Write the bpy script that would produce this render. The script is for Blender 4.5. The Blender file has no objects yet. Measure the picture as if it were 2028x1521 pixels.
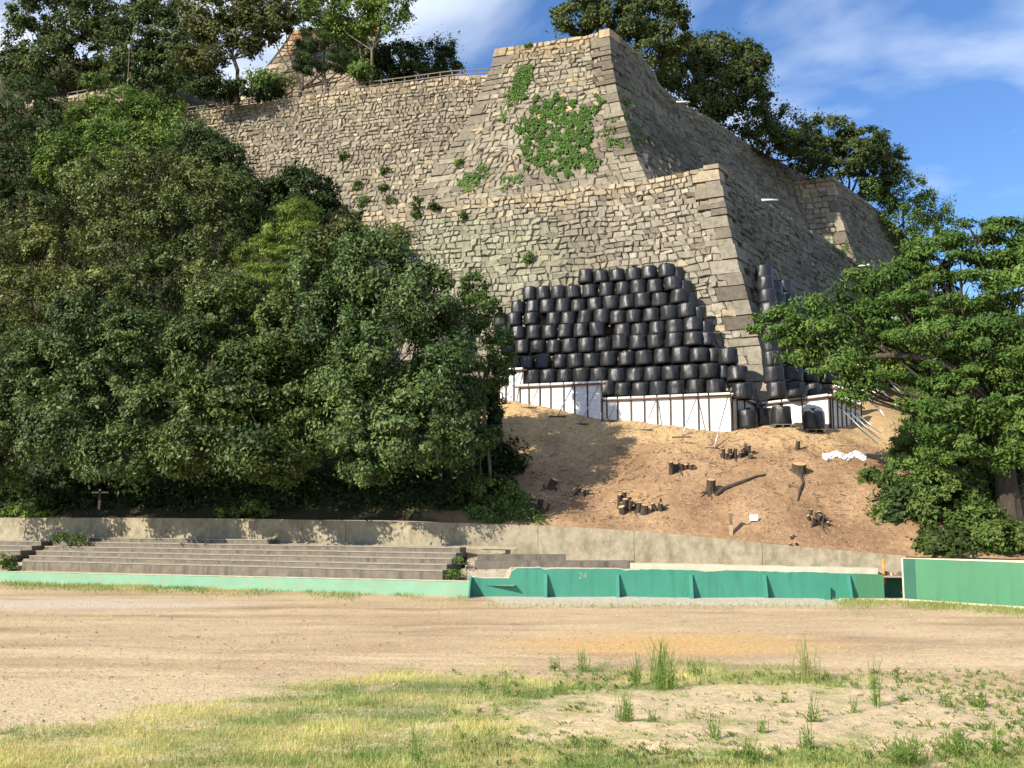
import bpy, math, random
import numpy as np
from mathutils import Vector, noise
R = math.radians
random.seed(7); RNG = np.random.default_rng(11)
scene = bpy.context.scene
COL = scene.collection
# ------------------------------------------------------------------ camera, sky, sun, exposure
F = 2000.0; CX = 1014.0; CY = 760.5; CAMZ = 4.0; HZ = 1010.0
PITCH = math.atan((HZ - CY) / F)
cam = bpy.data.cameras.new('camera'); cam.sensor_width = 36; cam.lens = F / 2028 * 36
cam.clip_end = 5000; cam.clip_start = 0.1
camo = bpy.data.objects.new('camera', cam); COL.objects.link(camo)
camo.location = (0, 0, CAMZ); camo.rotation_euler = (math.pi / 2 + PITCH, 0, 0)
scene.camera = camo
SUN_AZ = R(52); SUN_EL = R(31)          # azimuth counted from -Y towards -X
SD = Vector((-math.sin(SUN_AZ) * math.cos(SUN_EL), -math.cos(SUN_AZ) * math.cos(SUN_EL), math.sin(SUN_EL)))
sl = bpy.data.lights.new('sun', 'SUN'); sl.energy = 5.0; sl.angle = R(0.5); sl.color = (1.0, 0.91, 0.76)
so = bpy.data.objects.new('sun', sl); COL.objects.link(so)
so.rotation_euler = SD.to_track_quat('Z', 'Y').to_euler()
scene.view_settings.view_transform = 'Standard'; scene.view_settings.look = 'None'
scene.view_settings.gamma = 1; scene.view_settings.use_curve_mapping = False
scene.view_settings.exposure = 0.66
w = bpy.data.worlds.new('World'); scene.world = w; w.use_nodes = True
nt = w.node_tree; nt.nodes.clear()
def N(t, typ, **kw):
    n = t.nodes.new(typ)
    for k, v in kw.items():
        if k.startswith('i_'):
            key = k[2:]; key = int(key) if key.isdigit() else key.replace('_', ' ')
            n.inputs[key].default_value = v
        else: setattr(n, k, v)
    return n
sky = N(nt, 'ShaderNodeTexSky', sky_type='NISHITA', sun_disc=False, sun_elevation=SUN_EL,
        sun_rotation=math.atan2(SD.x, SD.y), air_density=1.0, dust_density=0.3, ozone_density=2.2)
tc = N(nt, 'ShaderNodeTexCoord')
mp = N(nt, 'ShaderNodeMapping'); mp.inputs['Scale'].default_value = (2.0, 2.0, 4.6); mp.inputs['Rotation'].default_value = (0.0, R(-20), 0.0)
mp.inputs['Location'].default_value = (3.1, 0.4, 1.85)
nt.links.new(tc.outputs['Generated'], mp.inputs['Vector'])
cn = N(nt, 'ShaderNodeTexNoise', i_Scale=1.15, i_Detail=7.0, i_Roughness=0.5, i_Distortion=0.35)
nt.links.new(mp.outputs[0], cn.inputs['Vector'])
cr = N(nt, 'ShaderNodeValToRGB'); cr.color_ramp.elements[0].position = 0.455; cr.color_ramp.elements[1].position = 0.69
nt.links.new(cn.outputs['Fac'], cr.inputs['Fac'])
cf = N(nt, 'ShaderNodeMath', operation='MULTIPLY', i_1=0.85); nt.links.new(cr.outputs['Color'], cf.inputs[0])
tint = N(nt, 'ShaderNodeMix', data_type='RGBA', blend_type='MULTIPLY'); tint.inputs[0].default_value = 1
tint.inputs[7].default_value = (0.86, 1.14, 1.50, 1)
nt.links.new(sky.outputs[0], tint.inputs[6])
cm = N(nt, 'ShaderNodeMix', data_type='RGBA'); cm.inputs[7].default_value = (10.5, 11.2, 12.0, 1)
nt.links.new(cf.outputs[0], cm.inputs[0]); nt.links.new(tint.outputs[2], cm.inputs[6])
bg = N(nt, 'ShaderNodeBackground', i_Strength=0.08); nt.links.new(cm.outputs[2], bg.inputs['Color'])
wo = N(nt, 'ShaderNodeOutputWorld'); nt.links.new(bg.outputs[0], wo.inputs['Surface'])

# ------------------------------------------------------------------ helpers
CP, SP = math.cos(PITCH), math.sin(PITCH)
def ray(px, py):
    u = (px - CX) / F; v = (CY - py) / F
    return np.array([u, CP - SP * v, SP + CP * v])
def P(px, py, Y):
    d = ray(px, py); d = d / d[1] * Y
    return np.array([d[0], d[1], CAMZ + d[2]])
def onz(px, py, z=0.0):
    d = ray(px, py); t = (z - CAMZ) / d[2]
    return np.array([d[0] * t, d[1] * t, z])
def proj(p):
    p = np.asarray(p, float); x = p[..., 0]; y = p[..., 1]; z = p[..., 2] - CAMZ
    f = y * CP + z * SP; u = -y * SP + z * CP
    return CX + F * x / f, CY - F * u / f

def mat(name, c1=(.5, .5, .5), c2=None, scale=3.0, rough=0.8, bump=0.0, bscale=None, attr=False, var=0.25,
        metal=0.0, trans=0.0, stretch=(1, 1, 1), spec=0.5, stain=None):
    m = bpy.data.materials.new(name); m.use_nodes = True; t = m.node_tree; t.nodes.clear()
    out = N(t, 'ShaderNodeOutputMaterial'); b = N(t, 'ShaderNodeBsdfPrincipled')
    b.inputs['Roughness'].default_value = rough; b.inputs['Metallic'].default_value = metal
    b.inputs['Specular IOR Level'].default_value = spec
    g = N(t, 'ShaderNodeNewGeometry'); mpp = N(t, 'ShaderNodeMapping'); mpp.inputs['Scale'].default_value = stretch
    t.links.new(g.outputs['Position'], mpp.inputs['Vector'])
    n1 = N(t, 'ShaderNodeTexNoise', i_Scale=scale, i_Detail=6.0, i_Roughness=0.62); t.links.new(mpp.outputs[0], n1.inputs['Vector'])
    mr = N(t, 'ShaderNodeMapRange'); mr.inputs[1].default_value = 0.3; mr.inputs[2].default_value = 0.7
    t.links.new(n1.outputs['Fac'], mr.inputs[0])
    if attr:
        a = N(t, 'ShaderNodeAttribute', attribute_name='col')
        mr.inputs[3].default_value = 1 - var; mr.inputs[4].default_value = 1 + var
        mx = N(t, 'ShaderNodeVectorMath', operation='SCALE'); t.links.new(a.outputs['Color'], mx.inputs[0]); t.links.new(mr.outputs[0], mx.inputs['Scale'])
        cout = mx.outputs[0]
    else:
        c2 = c2 or tuple(x * 0.75 for x in c1)
        mx = N(t, 'ShaderNodeMix', data_type='RGBA'); mx.inputs[6].default_value = (*c1, 1); mx.inputs[7].default_value = (*c2, 1)
        t.links.new(mr.outputs[0], mx.inputs[0]); cout = mx.outputs[2]
    if stain:
        sc, sscale, lo, hi, sstr = stain
        mp2 = N(t, 'ShaderNodeMapping'); mp2.inputs['Scale'].default_value = sstr; t.links.new(g.outputs['Position'], mp2.inputs['Vector'])
        n3 = N(t, 'ShaderNodeTexNoise', i_Scale=sscale, i_Detail=7.0, i_Roughness=0.65); t.links.new(mp2.outputs[0], n3.inputs['Vector'])
        m3 = N(t, 'ShaderNodeMapRange'); m3.inputs[1].default_value = lo; m3.inputs[2].default_value = hi; t.links.new(n3.outputs['Fac'], m3.inputs[0])
        x3 = N(t, 'ShaderNodeMix', data_type='RGBA'); x3.inputs[7].default_value = (*sc, 1)
        t.links.new(m3.outputs[0], x3.inputs[0]); t.links.new(cout, x3.inputs[6]); cout = x3.outputs[2]
    t.links.new(cout, b.inputs['Base Color'])
    if bump:
        n2 = N(t, 'ShaderNodeTexNoise', i_Scale=bscale or scale * 4, i_Detail=5.0, i_Roughness=0.6); t.links.new(mpp.outputs[0], n2.inputs['Vector'])
        bp = N(t, 'ShaderNodeBump', i_Strength=1.0, i_Distance=bump); t.links.new(n2.outputs['Fac'], bp.inputs['Height']); t.links.new(bp.outputs[0], b.inputs['Normal'])
    if trans:
        tr = N(t, 'ShaderNodeBsdfTranslucent'); t.links.new(cout, tr.inputs['Color'])
        ms = N(t, 'ShaderNodeMixShader'); ms.inputs[0].default_value = trans
        t.links.new(b.outputs[0], ms.inputs[1]); t.links.new(tr.outputs[0], ms.inputs[2]); t.links.new(ms.outputs[0], out.inputs['Surface'])
    else: t.links.new(b.outputs[0], out.inputs['Surface'])
    return m
M = {}
M['stone'] = mat('stone_blocks', attr=True, scale=2.6, var=.3, rough=.9, bump=.05, bscale=6, spec=.2)
M['joint'] = mat('dark_joint_soil', (.085, .07, .05), (.045, .037, .028), rough=1, spec=.1)
M['leaf'] = mat('glossy_leaves', attr=True, scale=.3, var=.35, rough=.5, trans=.14, spec=.22)
M['leafm'] = mat('matt_leaves', attr=True, scale=.35, var=.3, rough=.65, trans=.22, spec=.2)
M['bark'] = mat('bark', (.09, .07, .05), (.04, .03, .022), scale=3, rough=.95, bump=.05, bscale=8, stretch=(1, 1, .3))
M['barkpale'] = mat('pale_bark', (.2, .17, .12), (.1, .08, .055), scale=3, rough=.95, bump=.04, bscale=8, stretch=(1, 1, .3))
M['cut'] = mat('cut_wood', (.62, .42, .2), (.45, .26, .11), scale=8, rough=.8)
M['plastic'] = mat('black_plastic_weave', (.018, .018, .0185), (.011, .011, .0115), scale=5, rough=.42, bump=.03, bscale=7, spec=.6, stretch=(1, 1, .25))
M['white'] = mat('white_panel', (.80, .80, .78), (.70, .70, .68), scale=2, rough=.55, stain=((.45, .40, .32), 1.3, .58, .85, (2, 2, .6)))
M['steel'] = mat('dark_steel', (.05, .042, .036), (.09, .055, .035), scale=6, rough=.55, metal=.3)
M['rust'] = mat('rusty_pipe', (.2, .1, .06), (.11, .06, .04), scale=5, rough=.6)
M['galv'] = mat('galvanised_steel', (.45, .46, .47), (.3, .31, .32), scale=8, rough=.35, metal=.6)
M['concrete'] = mat('old_concrete', (.40, .35, .25), (.29, .25, .17), scale=3.2, rough=.9, bump=.02, bscale=9, spec=.2,
                    stain=((.17, .145, .095), 1.7, .44, .72, (1, 1, .6)))
M['bench'] = mat('weathered_bench_concrete', (.22, .19, .15), (.13, .113, .09), scale=2.2, rough=.95, bump=.015, bscale=12, spec=.2,
                 stain=((.10, .09, .07), 1.6, .5, .68, (1.5, 1.5, .25)))
M['tread'] = mat('tread_concrete', (.36, .32, .25), (.24, .21, .165), scale=3, rough=.95)
M['teal'] = mat('teal_paint', (.045, .245, .165), (.035, .205, .14), scale=.8, rough=.6, bump=.004, bscale=8, stain=((.03, .16, .11), 1.1, .5, .75, (3, 3, .4)))
M['mint'] = mat('faded_mint_paint', (.20, .37, .255), (.16, .32, .21), scale=1.0, rough=.75, bump=.005, stain=((.27, .29, .18), 1.2, .52, .72, (1, 1, 2.5)))
M['green'] = mat('green_paint', (.06, .215, .105), (.05, .185, .09), scale=.6, rough=.55, bump=.003, stain=((.045, .15, .08), 1.1, .5, .8, (2.5, 2.5, .35)))
M['darkgreen'] = mat('dark_green_paint', (.02, .12, .07), (.017, .1, .06), scale=1, rough=.6)
M['pale'] = mat('pale_cement', (.62, .57, .42), (.48, .44, .33), scale=2, rough=.9)
M['wood'] = mat('weathered_wood', (.22, .17, .12), (.12, .09, .065), scale=5, rough=.85, stretch=(1, 1, .2))
M['woodlight'] = mat('pale_wood', (.5, .37, .22), (.36, .25, .15), scale=5, rough=.8)
M['orange'] = mat('orange_plastic', (.75, .30, .02), (.6, .24, .02), rough=.5)
M['soil'] = mat('soil', attr=True, scale=3.5, var=.24, rough=.95, bump=.08, bscale=5, spec=.15)
M['field'] = mat('field_soil', attr=True, scale=7, var=.26, rough=.95, bump=.035, bscale=14, spec=.15)
M['grass'] = mat('grass_blades', attr=True, scale=1, var=.1, rough=.6, trans=.35, spec=.3)
M['gravel'] = mat('loose_stones', attr=True, scale=6, var=.2, rough=.9)

def nlevel(o, label=None, cat=None, group=None, kind=None):
    if label: o['label'] = label
    if cat: o['category'] = cat
    if group: o['group'] = group
    if kind: o['kind'] = kind
    return o
def thing(name, label, cat, loc, group=None):
    o = bpy.data.objects.new(name, None); COL.objects.link(o); o.location = tuple(float(c) for c in loc)
    o.empty_display_size = .2
    return nlevel(o, label, cat, group)
def wloc(o):
    l = Vector((0, 0, 0))
    while o is not None: l += o.location; o = o.parent
    return l
def mobj(name, V, Fs, m, parent=None, smooth=False, cols=None, quads=False, kind=None):
    """V in world coordinates; origin at the parent's origin (or at the mesh base if top-level)."""
    me = bpy.data.meshes.new(name)
    V = np.asarray(V, dtype=np.float64).reshape(-1, 3)
    if parent is not None: off = np.array(wloc(parent)); loc = (0, 0, 0)
    else:
        off = np.array([V[:, 0].mean(), V[:, 1].mean(), V[:, 2].min()]); loc = tuple(off)
    V = V - off
    if quads is not False:           # Fs ignored: every `quads` consecutive verts is a face
        k = int(quads); n = len(V)
        me.vertices.add(n); me.vertices.foreach_set('co', V.astype(np.float32).ravel())
        me.loops.add(n); me.loops.foreach_set('vertex_index', np.arange(n, dtype=np.int32))
        me.polygons.add(n // k); me.polygons.foreach_set('loop_start', np.arange(0, n, k, dtype=np.int32))
        me.update(calc_edges=True)
    else:
        me.from_pydata(V.tolist(), [], Fs)
    if cols is not None:
        cols = np.asarray(cols, dtype=np.float32).reshape(-1, 3)
        at = me.color_attributes.new('col', 'FLOAT_COLOR', 'POINT')
        c4 = np.ones((len(V), 4), np.float32); c4[:, :3] = cols if len(cols) == len(V) else cols[0]
        at.data.foreach_set('color', c4.ravel())
    if smooth: me.polygons.foreach_set('use_smooth', [True] * len(me.polygons))
    me.materials.append(m)
    o = bpy.data.objects.new(name, me); COL.objects.link(o)
    o.location = loc
    if parent is not None: o.parent = parent
    if kind: o['kind'] = kind
    return o
class G:
    def __init__(s): s.v = []; s.f = []; s.c = []
    def add(s, V, Fs, c=None):
        b = len(s.v); s.v += [tuple(map(float, p)) for p in V]; s.f += [tuple(i + b for i in f) for f in Fs]
        if c is not None: s.c += [c] * len(V)
        return s
    def hexa(s, p, c=None):    # p: 4 bottom (ccw) + 4 top
        return s.add(p, [(3, 2, 1, 0), (4, 5, 6, 7), (0, 1, 5, 4), (1, 2, 6, 5), (2, 3, 7, 6), (3, 0, 4, 7)], c)
    def box(s, x0, x1, y0, y1, z0, z1, c=None):
        return s.hexa([(x0, y0, z0), (x1, y0, z0), (x1, y1, z0), (x0, y1, z0), (x0, y0, z1), (x1, y0, z1), (x1, y1, z1), (x0, y1, z1)], c)
    def tube(s, pts, rads, n=8, c=None, cap=True, wob=0, rnd=random):
        pts = [Vector(p) for p in pts]; rings = []
        V = []; Fs = []
        for i, p in enumerate(pts):
            d = (pts[min(i + 1, len(pts) - 1)] - pts[max(i - 1, 0)]).normalized()
            u = d.cross(Vector((0, 0, 1)));  u = u.normalized() if u.length > .05 else Vector((1, 0, 0))
            v = d.cross(u)
            for k in range(n):
                a = 2 * math.pi * k / n; r = rads[i] * (1 + (rnd.random() - .5) * wob)
                V.append(p + u * math.cos(a) * r + v * math.sin(a) * r)
        for i in range(len(pts) - 1):
            for k in range(n):
                a = i * n + k; b = i * n + (k + 1) % n
                Fs.append((a, b, b + n, a + n))
        if cap: Fs.append(tuple(range(n))[::-1]); Fs.append(tuple(range((len(pts) - 1) * n, len(pts) * n)))
        return s.add(V, Fs, c)
    def bar(s, p0, p1, wx, wz, c=None):    # rectangular bar between two points
        p0 = Vector(p0); p1 = Vector(p1); d = (p1 - p0).normalized()
        u = d.cross(Vector((0, 0, 1))); u = u.normalized() if u.length > .05 else Vector((1, 0, 0)); v = u.cross(d)
        q = []
        for p in (p0, p1):
            for a, b in ((-1, -1), (1, -1), (1, 1), (-1, 1)): q.append(p + u * a * wx / 2 + v * b * wz / 2)
        return s.add(q, [(0, 1, 2, 3), (7, 6, 5, 4), (0, 4, 5, 1), (1, 5, 6, 2), (2, 6, 7, 3), (3, 7, 4, 0)], c)
    def build(s, name, m, parent=None, smooth=False, kind=None):
        return mobj(name, s.v, s.f, m, parent, smooth, cols=s.c if s.c else None, kind=kind)
def frame2(ang):      # unit direction pointing left-and-away, plus outward normal facing the camera
    return np.array([-math.cos(ang), math.sin(ang)]), np.array([-math.sin(ang), -math.cos(ang)])
def lerp(a, b, t): return a + (b - a) * t
def nz(x, y, z=0): return noise.noise(Vector((x, y, z)))

# ------------------------------------------------------------------ stone faces
class Face:
    def __init__(s, C, d, n, Zr, prof): s.C = np.array(C[:2], float); s.d = np.array(d, float); s.n = np.array(n, float); s.Zr = Zr; s.prof = prof
    def at(s, t, z, pr=0.0):
        h = max(0.0, s.Zr - z); o = s.prof(h); g = (s.prof(h + .1) - o) / .1; L = math.sqrt(1 + g * g); k = pr / L
        q = s.C + s.d * t + s.n * (o + k)
        return (q[0], q[1], z + k * g)
    def hit(s, px, py):
        r = ray(px, py); o = 0.0
        for _ in range(12):
            q = s.C + s.n * o
            t = (q @ s.n) / (r[:2] @ s.n); p = r * t; z = p[2] + CAMZ
            o = s.prof(max(0.0, s.Zr - z))
        return float((p[:2] - q) @ s.d), float(z), p + np.array([0, 0, CAMZ])
def table(face, pts):
    T = sorted(face.hit(*p)[:2] for p in pts)
    S = [a for a, b in T]; Z = [b for a, b in T]
    return lambda t: float(np.interp(t, S, Z))
def cornervec(n1, n2): return np.linalg.solve(np.array([n1, n2]), np.array([1.0, 1.0]))

def stones(face, s0, s1, ztop, zbase, h0, w0, colf, lo_len=None, hi_len=None, seed=1, amp=.2, gap=.024):
    """list of (verts, faces, colour, score) for one face; s0(z)/s1(z) are its ends, lo_len/hi_len(k) are corner block lengths."""
    rnd = random.Random(seed); res = []
    H = ztop(.5 * (s0(zbase) + s1(zbase))) - zbase
    V = [0.0]
    while V[-1] < 1:
        V.append(V[-1] + h0 * (1.22 - .4 * V[-1]) * rnd.uniform(.85, 1.15) / H)
    V = [v / V[-1] for v in V]; K = len(V) - 1
    def zof(v, t): zt = ztop(t); return zbase + v * (zt - zbase)
    def bnd(k, t):
        if k == 0 or k == K: return V[k]
        f = 1.0
        zc = zof(V[k], t)
        if lo_len: f = min(f, max(0, (t - s0(zc) - 1.2) / 2.5))
        if hi_len: f = min(f, max(0, (s1(zc) - t - 1.2) / 2.5))
        f = min(1, f)
        return V[k] + f * amp * h0 / H * (nz(t * .35, k * .35, seed) * 1.6 + nz(t * 1.3, k * 3.1, seed + 9) * .75)
    flip = (face.d[0] * face.n[1] - face.d[1] * face.n[0]) < 0
    # corner block courses
    def blocks():
        out = []; k = 0; j = rnd.randint(0, 1)
        while k < K:
            n = 1 if rnd.random() < .45 else 2
            n = min(n, K - k); out.append((k, k + n, j)); k += n; j ^= 1
        return out
    B = blocks(); bl = {}
    for a, b, j in B:
        for k in range(a, b): bl[k] = j
    def emit(poly, topc):
        c = np.mean(poly, axis=0); poly = np.array(poly)
        rad = np.abs(poly - c).mean(axis=0) + 1e-6
        g = gap * rnd.uniform(.5, 1.9)
        sh = np.clip(1 - g / (rad * 2), .6, 1)
        poly = c + (poly - c) * sh
        n = len(poly); p0 = rnd.uniform(-.02, .09); tx = rnd.gauss(0, .05); tz = rnd.gauss(0, .05)
        ins = rnd.uniform(.74, .88)
        V_ = [face.at(a, b, -.25) for a, b in poly]
        V_ += [face.at(a, b, p0 - .02) for a, b in poly]
        inn = c + (poly - c) * ins
        w_ = rad[0]; h_ = rad[1]
        V_ += [face.at(a, b, p0 + .055 + tx * (a - c[0]) / w_ + tz * (b - c[1]) / h_) for a, b in inn]
        Fs = []
        for i in range(n):
            j2 = (i + 1) % n
            Fs.append((i, j2, j2 + n, i + n)); Fs.append((i + n, j2 + n, j2 + 2 * n, i + 2 * n))
        Fs.append(tuple(range(2 * n, 3 * n)))
        if flip: Fs = [f[::-1] for f in Fs]
        cp = face.at(c[0], c[1]); px, py = proj(cp)
        x2, _ = proj(face.at(c[0] + .5, c[1]))
        sc = abs(x2 - px) * 2 * (poly[:, 0].max() - poly[:, 0].min()) * (poly[:, 1].max() - poly[:, 1].min()) * F / cp[1]
        if not (-20 < px < 2048 and -20 < py < 1541): sc = 0
        res.append((V_, Fs, colf(c[0], c[1], cp, px, py, topc, rnd), sc))
    for k in range(K):
        tm = .5 * (s0(zbase) + s1(zbase)); z0 = zof(V[k], tm); z1 = zof(V[k + 1], tm)
        LL = lo_len(bl[k]) if lo_len else 0; HL = hi_len(bl[k]) if hi_len else 0
        b0, t0 = s0(z0) + LL, s0(z1) + LL; be, te = s1(z0) - HL, s1(z1) - HL
        if max(be - b0, te - t0) < .25: continue
        ch = (z1 - z0)
        jb, jt = b0, t0; cen = (b0 + t0) / 2; sk = (t0 - b0) / 2; sk1 = (te - be) / 2; fin = (be + te) / 2; st0 = cen
        while True:
            wd = w0 * math.exp(rnd.gauss(0, .32)) * (1.15 - .25 * V[k]); tilt = rnd.gauss(0, .07)
            cen += wd; skk = sk + (sk1 - sk) * min(1, max(0, (cen - st0) / max(.1, fin - st0))); nb, nt_ = cen + tilt - skk, cen - tilt + skk
            last = nb > be - .45 * w0 or nt_ > te - .45 * w0
            if last: nb, nt_ = be, te
            mb, mt = (jb + nb) / 2, (jt + nt_) / 2
            Z = lambda kk, t: zof(bnd(kk, t), t)
            jz = lambda: rnd.gauss(0, .035)
            p = [(jb, Z(k, jb)), (mb, Z(k, mb) + jz()), (nb, Z(k, nb)), (nt_, Z(k + 1, nt_)), (mt, Z(k + 1, mt) + jz()), (jt, Z(k + 1, jt))]
            tc_ = (K - 1 - k)
            if rnd.random() < .13 and ch > .5 and wd > .5 and tc_ > 0:
                f1 = rnd.uniform(.35, .65); f2 = rnd.uniform(.35, .65)
                ml = (lerp(jb, jt, f1), lerp(p[0][1], p[5][1], f1)); mr_ = (lerp(nb, nt_, f2), lerp(p[2][1], p[3][1], f2))
                emit([p[0], p[1], p[2], mr_, ml], tc_); emit([ml, mr_, p[3], p[4], p[5]], tc_)
            elif rnd.random() < .3:
                ci = rnd.choice([0, 2, 3, 5]); q = []
                for i, pt in enumerate(p):
                    if i == ci:
                        a = p[(i - 1) % 6]; b = p[(i + 1) % 6]; ff = rnd.uniform(.15, .45)
                        q += [(lerp(pt[0], a[0], ff), lerp(pt[1], a[1], ff)), (lerp(pt[0], b[0], ff), lerp(pt[1], b[1], ff))]
                    else: q.append(pt)
                emit(q, tc_)
            else: emit(p, tc_)
            jb, jt = nb, nt_
            if last: break
    return res, V, B, zof
def corner_blocks(fa, fb, sa, sb, sgn_a, sgn_b, V, B, zofa, la, lb, colf, seed=5, K=None):
    """blocks wrapping a corner; sa(z)/sb(z) corner coordinate on each face, sgn the direction into the face."""
    rnd = random.Random(seed); res = []
    K = len(V) - 1
    for a, b, j in B:
        z0 = zofa(V[a], sa(10)) + .04; z1 = zofa(V[b], sa(10)) - .035
        pr = rnd.uniform(.03, .16); LA = la(j) - .03; LB = lb(j) - .03
        rows = []
        for z in (z0, z1):
            A = fa.at(sa(z) + sgn_a * LA, z, pr); Cn = np.array(fa.at(sa(z), z, pr)); Cb = np.array(fb.at(sb(z), z, pr)); C2 = Cn + (Cb - np.array(fa.at(sa(z), z, 0)))
            Bp = fb.at(sb(z) + sgn_b * LB, z, pr)
            Ai = fa.at(sa(z) + sgn_a * LA, z, -.35); Bi = fb.at(sb(z) + sgn_b * LB, z, -.35)
            Ci = fa.at(sa(z) + sgn_a * .4, z, -.45)
            rows.append([A, C2, Bp, Bi, Ci, Ai])
        Vv = rows[0] + rows[1]
        Fs = [(i, (i + 1) % 6, (i + 1) % 6 + 6, i + 6) for i in range(6)] + [(0, 5, 4, 1), (1, 4, 3, 2), (6, 7, 10, 11), (7, 8, 9, 10)]
        cp = rows[0][1]; px, py = proj(cp)
        kk = rnd.uniform(.68, .98); res.append((Vv, Fs, tuple(q * kk for q in colf(a * 3.7, z0, (cp[0], cp[1] + a * 5, cp[2]), px, py, K - b, rnd)), 1e5))
    return res
def build_stones(parent, lst, nmax=300):
    lst = sorted(lst, key=lambda r: -r[3])
    for V_, Fs, c, sc in lst[:nmax]:
        mobj('stone', V_, Fs, M['stone'], parent, cols=[c])
    g = G()
    for V_, Fs, c, sc in lst[nmax:]: g.add(V_, Fs, c)
    if g.v: g.build('stonework', M['stone'], parent, kind='stuff')
def backing(face, s0, s1, ztop, zbase, parent, name='joint_backing', pr=-.10):
    V = []; Fs = []; nu, nv = 24, 14
    for i in range(nv + 1):
        v = i / nv
        for k in range(nu + 1):
            zc = zbase + v * (ztop(s0(zbase)) - zbase)
            t = lerp(s0(zc) , s1(zc), k / nu); z = zbase + v * (ztop(t) - zbase - .05)
            V.append(face.at(t, z, pr))
    for i in range(nv):
        for k in range(nu):
            a = i * (nu + 1) + k; Fs.append((a, a + 1, a + nu + 2, a + nu + 1))
    return V, Fs
def mixc(a, b, t): t = max(0, min(1, t)); return tuple(x + (y - x) * t for x, y in zip(a, b))
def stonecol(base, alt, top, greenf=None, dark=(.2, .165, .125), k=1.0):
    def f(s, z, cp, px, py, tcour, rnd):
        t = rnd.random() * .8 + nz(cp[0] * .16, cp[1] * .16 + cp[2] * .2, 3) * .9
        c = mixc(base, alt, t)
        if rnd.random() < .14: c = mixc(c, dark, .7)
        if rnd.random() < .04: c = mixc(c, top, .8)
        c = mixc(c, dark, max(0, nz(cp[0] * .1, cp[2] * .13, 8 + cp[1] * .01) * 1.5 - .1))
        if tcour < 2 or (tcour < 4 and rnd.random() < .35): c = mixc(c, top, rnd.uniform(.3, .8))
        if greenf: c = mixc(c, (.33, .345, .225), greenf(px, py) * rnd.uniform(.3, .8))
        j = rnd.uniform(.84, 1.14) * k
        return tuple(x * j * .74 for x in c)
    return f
YEL = (.52, .42, .27)
A2, N1 = frame2(R(23)); 
bR = np.array([.55, .835]); bR /= np.linalg.norm(bR); nR = np.array([bR[1], -bR[0]])
bU = np.array([.62, .785]); bU /= np.linalg.norm(bU); nU = np.array([bU[1], -bU[0]])
# ---- lower wall (front + right face)
C1 = P(1420, 325, 73); Z1 = C1[2]
pr1 = lambda h: .152 * h ** 1.22
F1 = Face(C1, A2, N1, Z1, pr1); F1R = Face(C1, bR, nR, Z1, pr1)
cv = cornervec(N1, nR); ca, cb = float((cv - N1) @ A2), float((cv - nR) @ bR)
ztF1 = table(F1, [(1420, 325), (1340, 345), (1250, 361), (1100, 378), (900, 400), (820, 410), (740, 420), (600, 436)])
ztF1R = table(F1R, [(1421, 326), (1460, 357), (1507, 394), (1584, 444), (1641, 478), (1701, 523), (1730, 545)])
zb1 = P(1500, 815, 67)[2]
green = lambda px, py: max(0, 1 - ((px - 960) / 230) ** 2 - ((py - 510) / 110) ** 2) if px < 1400 else 0
col1 = stonecol((.32, .285, .215), (.41, .365, .28), YEL, green)
s0 = lambda z: ca * pr1(max(0, Z1 - z)); r0 = lambda z: cb * pr1(max(0, Z1 - z))
LF = lambda j: 2.0 if j else 1.05
LR = lambda j: 1.05 if j else 2.0
wall1 = thing('stone_wall', 'tall tan stone rampart with sharp corner behind the black bag pile, lower tier', 'stone wall', (C1[0], C1[1] - 5, zb1))
st, V1, B1, zof1 = stones(F1, s0, lambda z: 34.0, ztF1, zb1, .55, .64, col1, lo_len=LF, seed=21)
st += corner_blocks(F1, F1R, s0, r0, 1, 1, V1, B1, zof1, LF, LR, col1)
colR_shade = stonecol((.19, .175, .13), (.25, .23, .175), (.26, .235, .17), dark=(.12, .11, .08))  # right faces' palette: grime, and shade put into the stone colour
st2, _, _, _ = stones(F1R, r0, lambda z: 42.0, ztF1R, zb1 - 1, .7, .95, colR_shade, lo_len=LR, seed=21, amp=.2)
V, Fs = backing(F1, lambda z: s0(z) + .15, lambda z: 34.0, ztF1, zb1, wall1); mobj('joint_backing', V, Fs, M['joint'], wall1)
V, Fs = backing(F1R, lambda z: r0(z) + .15, lambda z: 42.0, ztF1R, zb1 - 1, wall1); mobj('joint_backing', V, Fs, M['joint'], wall1)
build_stones(wall1, st + st2)
# ---- upper bastion
C2 = P(1205, 57, 84.5); Z2 = C2[2]
pr2 = lambda h: .0690 * h ** 1.62
F2 = Face(C2, A2, N1, Z2, pr2); F2R = Face(C2, bU, nU, Z2, pr2)
cv2 = cornervec(N1, nU); ca2, cb2 = float((cv2 - N1) @ A2), float((cv2 - nU) @ bU)
ztF2 = table(F2, [(1206, 57), (1160, 71), (1100, 80), (1040, 89), (985, 96)])
ztF2R = table(F2R, [(1206, 58), (1240, 84), (1272, 113), (1296, 150), (1311, 172), (1346, 203), (1407, 235), (1469, 277), (1543, 320), (1600, 350), (1660, 380)])
zb2 = ztF1(8) - .6
s0b = lambda z: ca2 * pr2(max(0, Z2 - z)); r0b = lambda z: cb2 * pr2(max(0, Z2 - z))
SL = sorted((F2.hit(px, py)[1], F2.hit(px, py)[0]) for px, py in [(985, 96), (968, 150), (946, 205), (915, 262), (878, 318), (842, 368), (815, 402)])
sl2 = lambda z: float(np.interp(z, [a for a, b in SL], [b for a, b in SL]))
col2 = stonecol((.33, .29, .21), (.42, .37, .27), (.56, .41, .23), lambda px, py: .0)
bast = thing('stone_bastion', 'tall cream stone bastion with curved corner and ivy, topmost tier', 'stone bastion', (C2[0], C2[1] - 4, zb2))
LB1 = lambda j: 1.7 if j else .9
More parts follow.
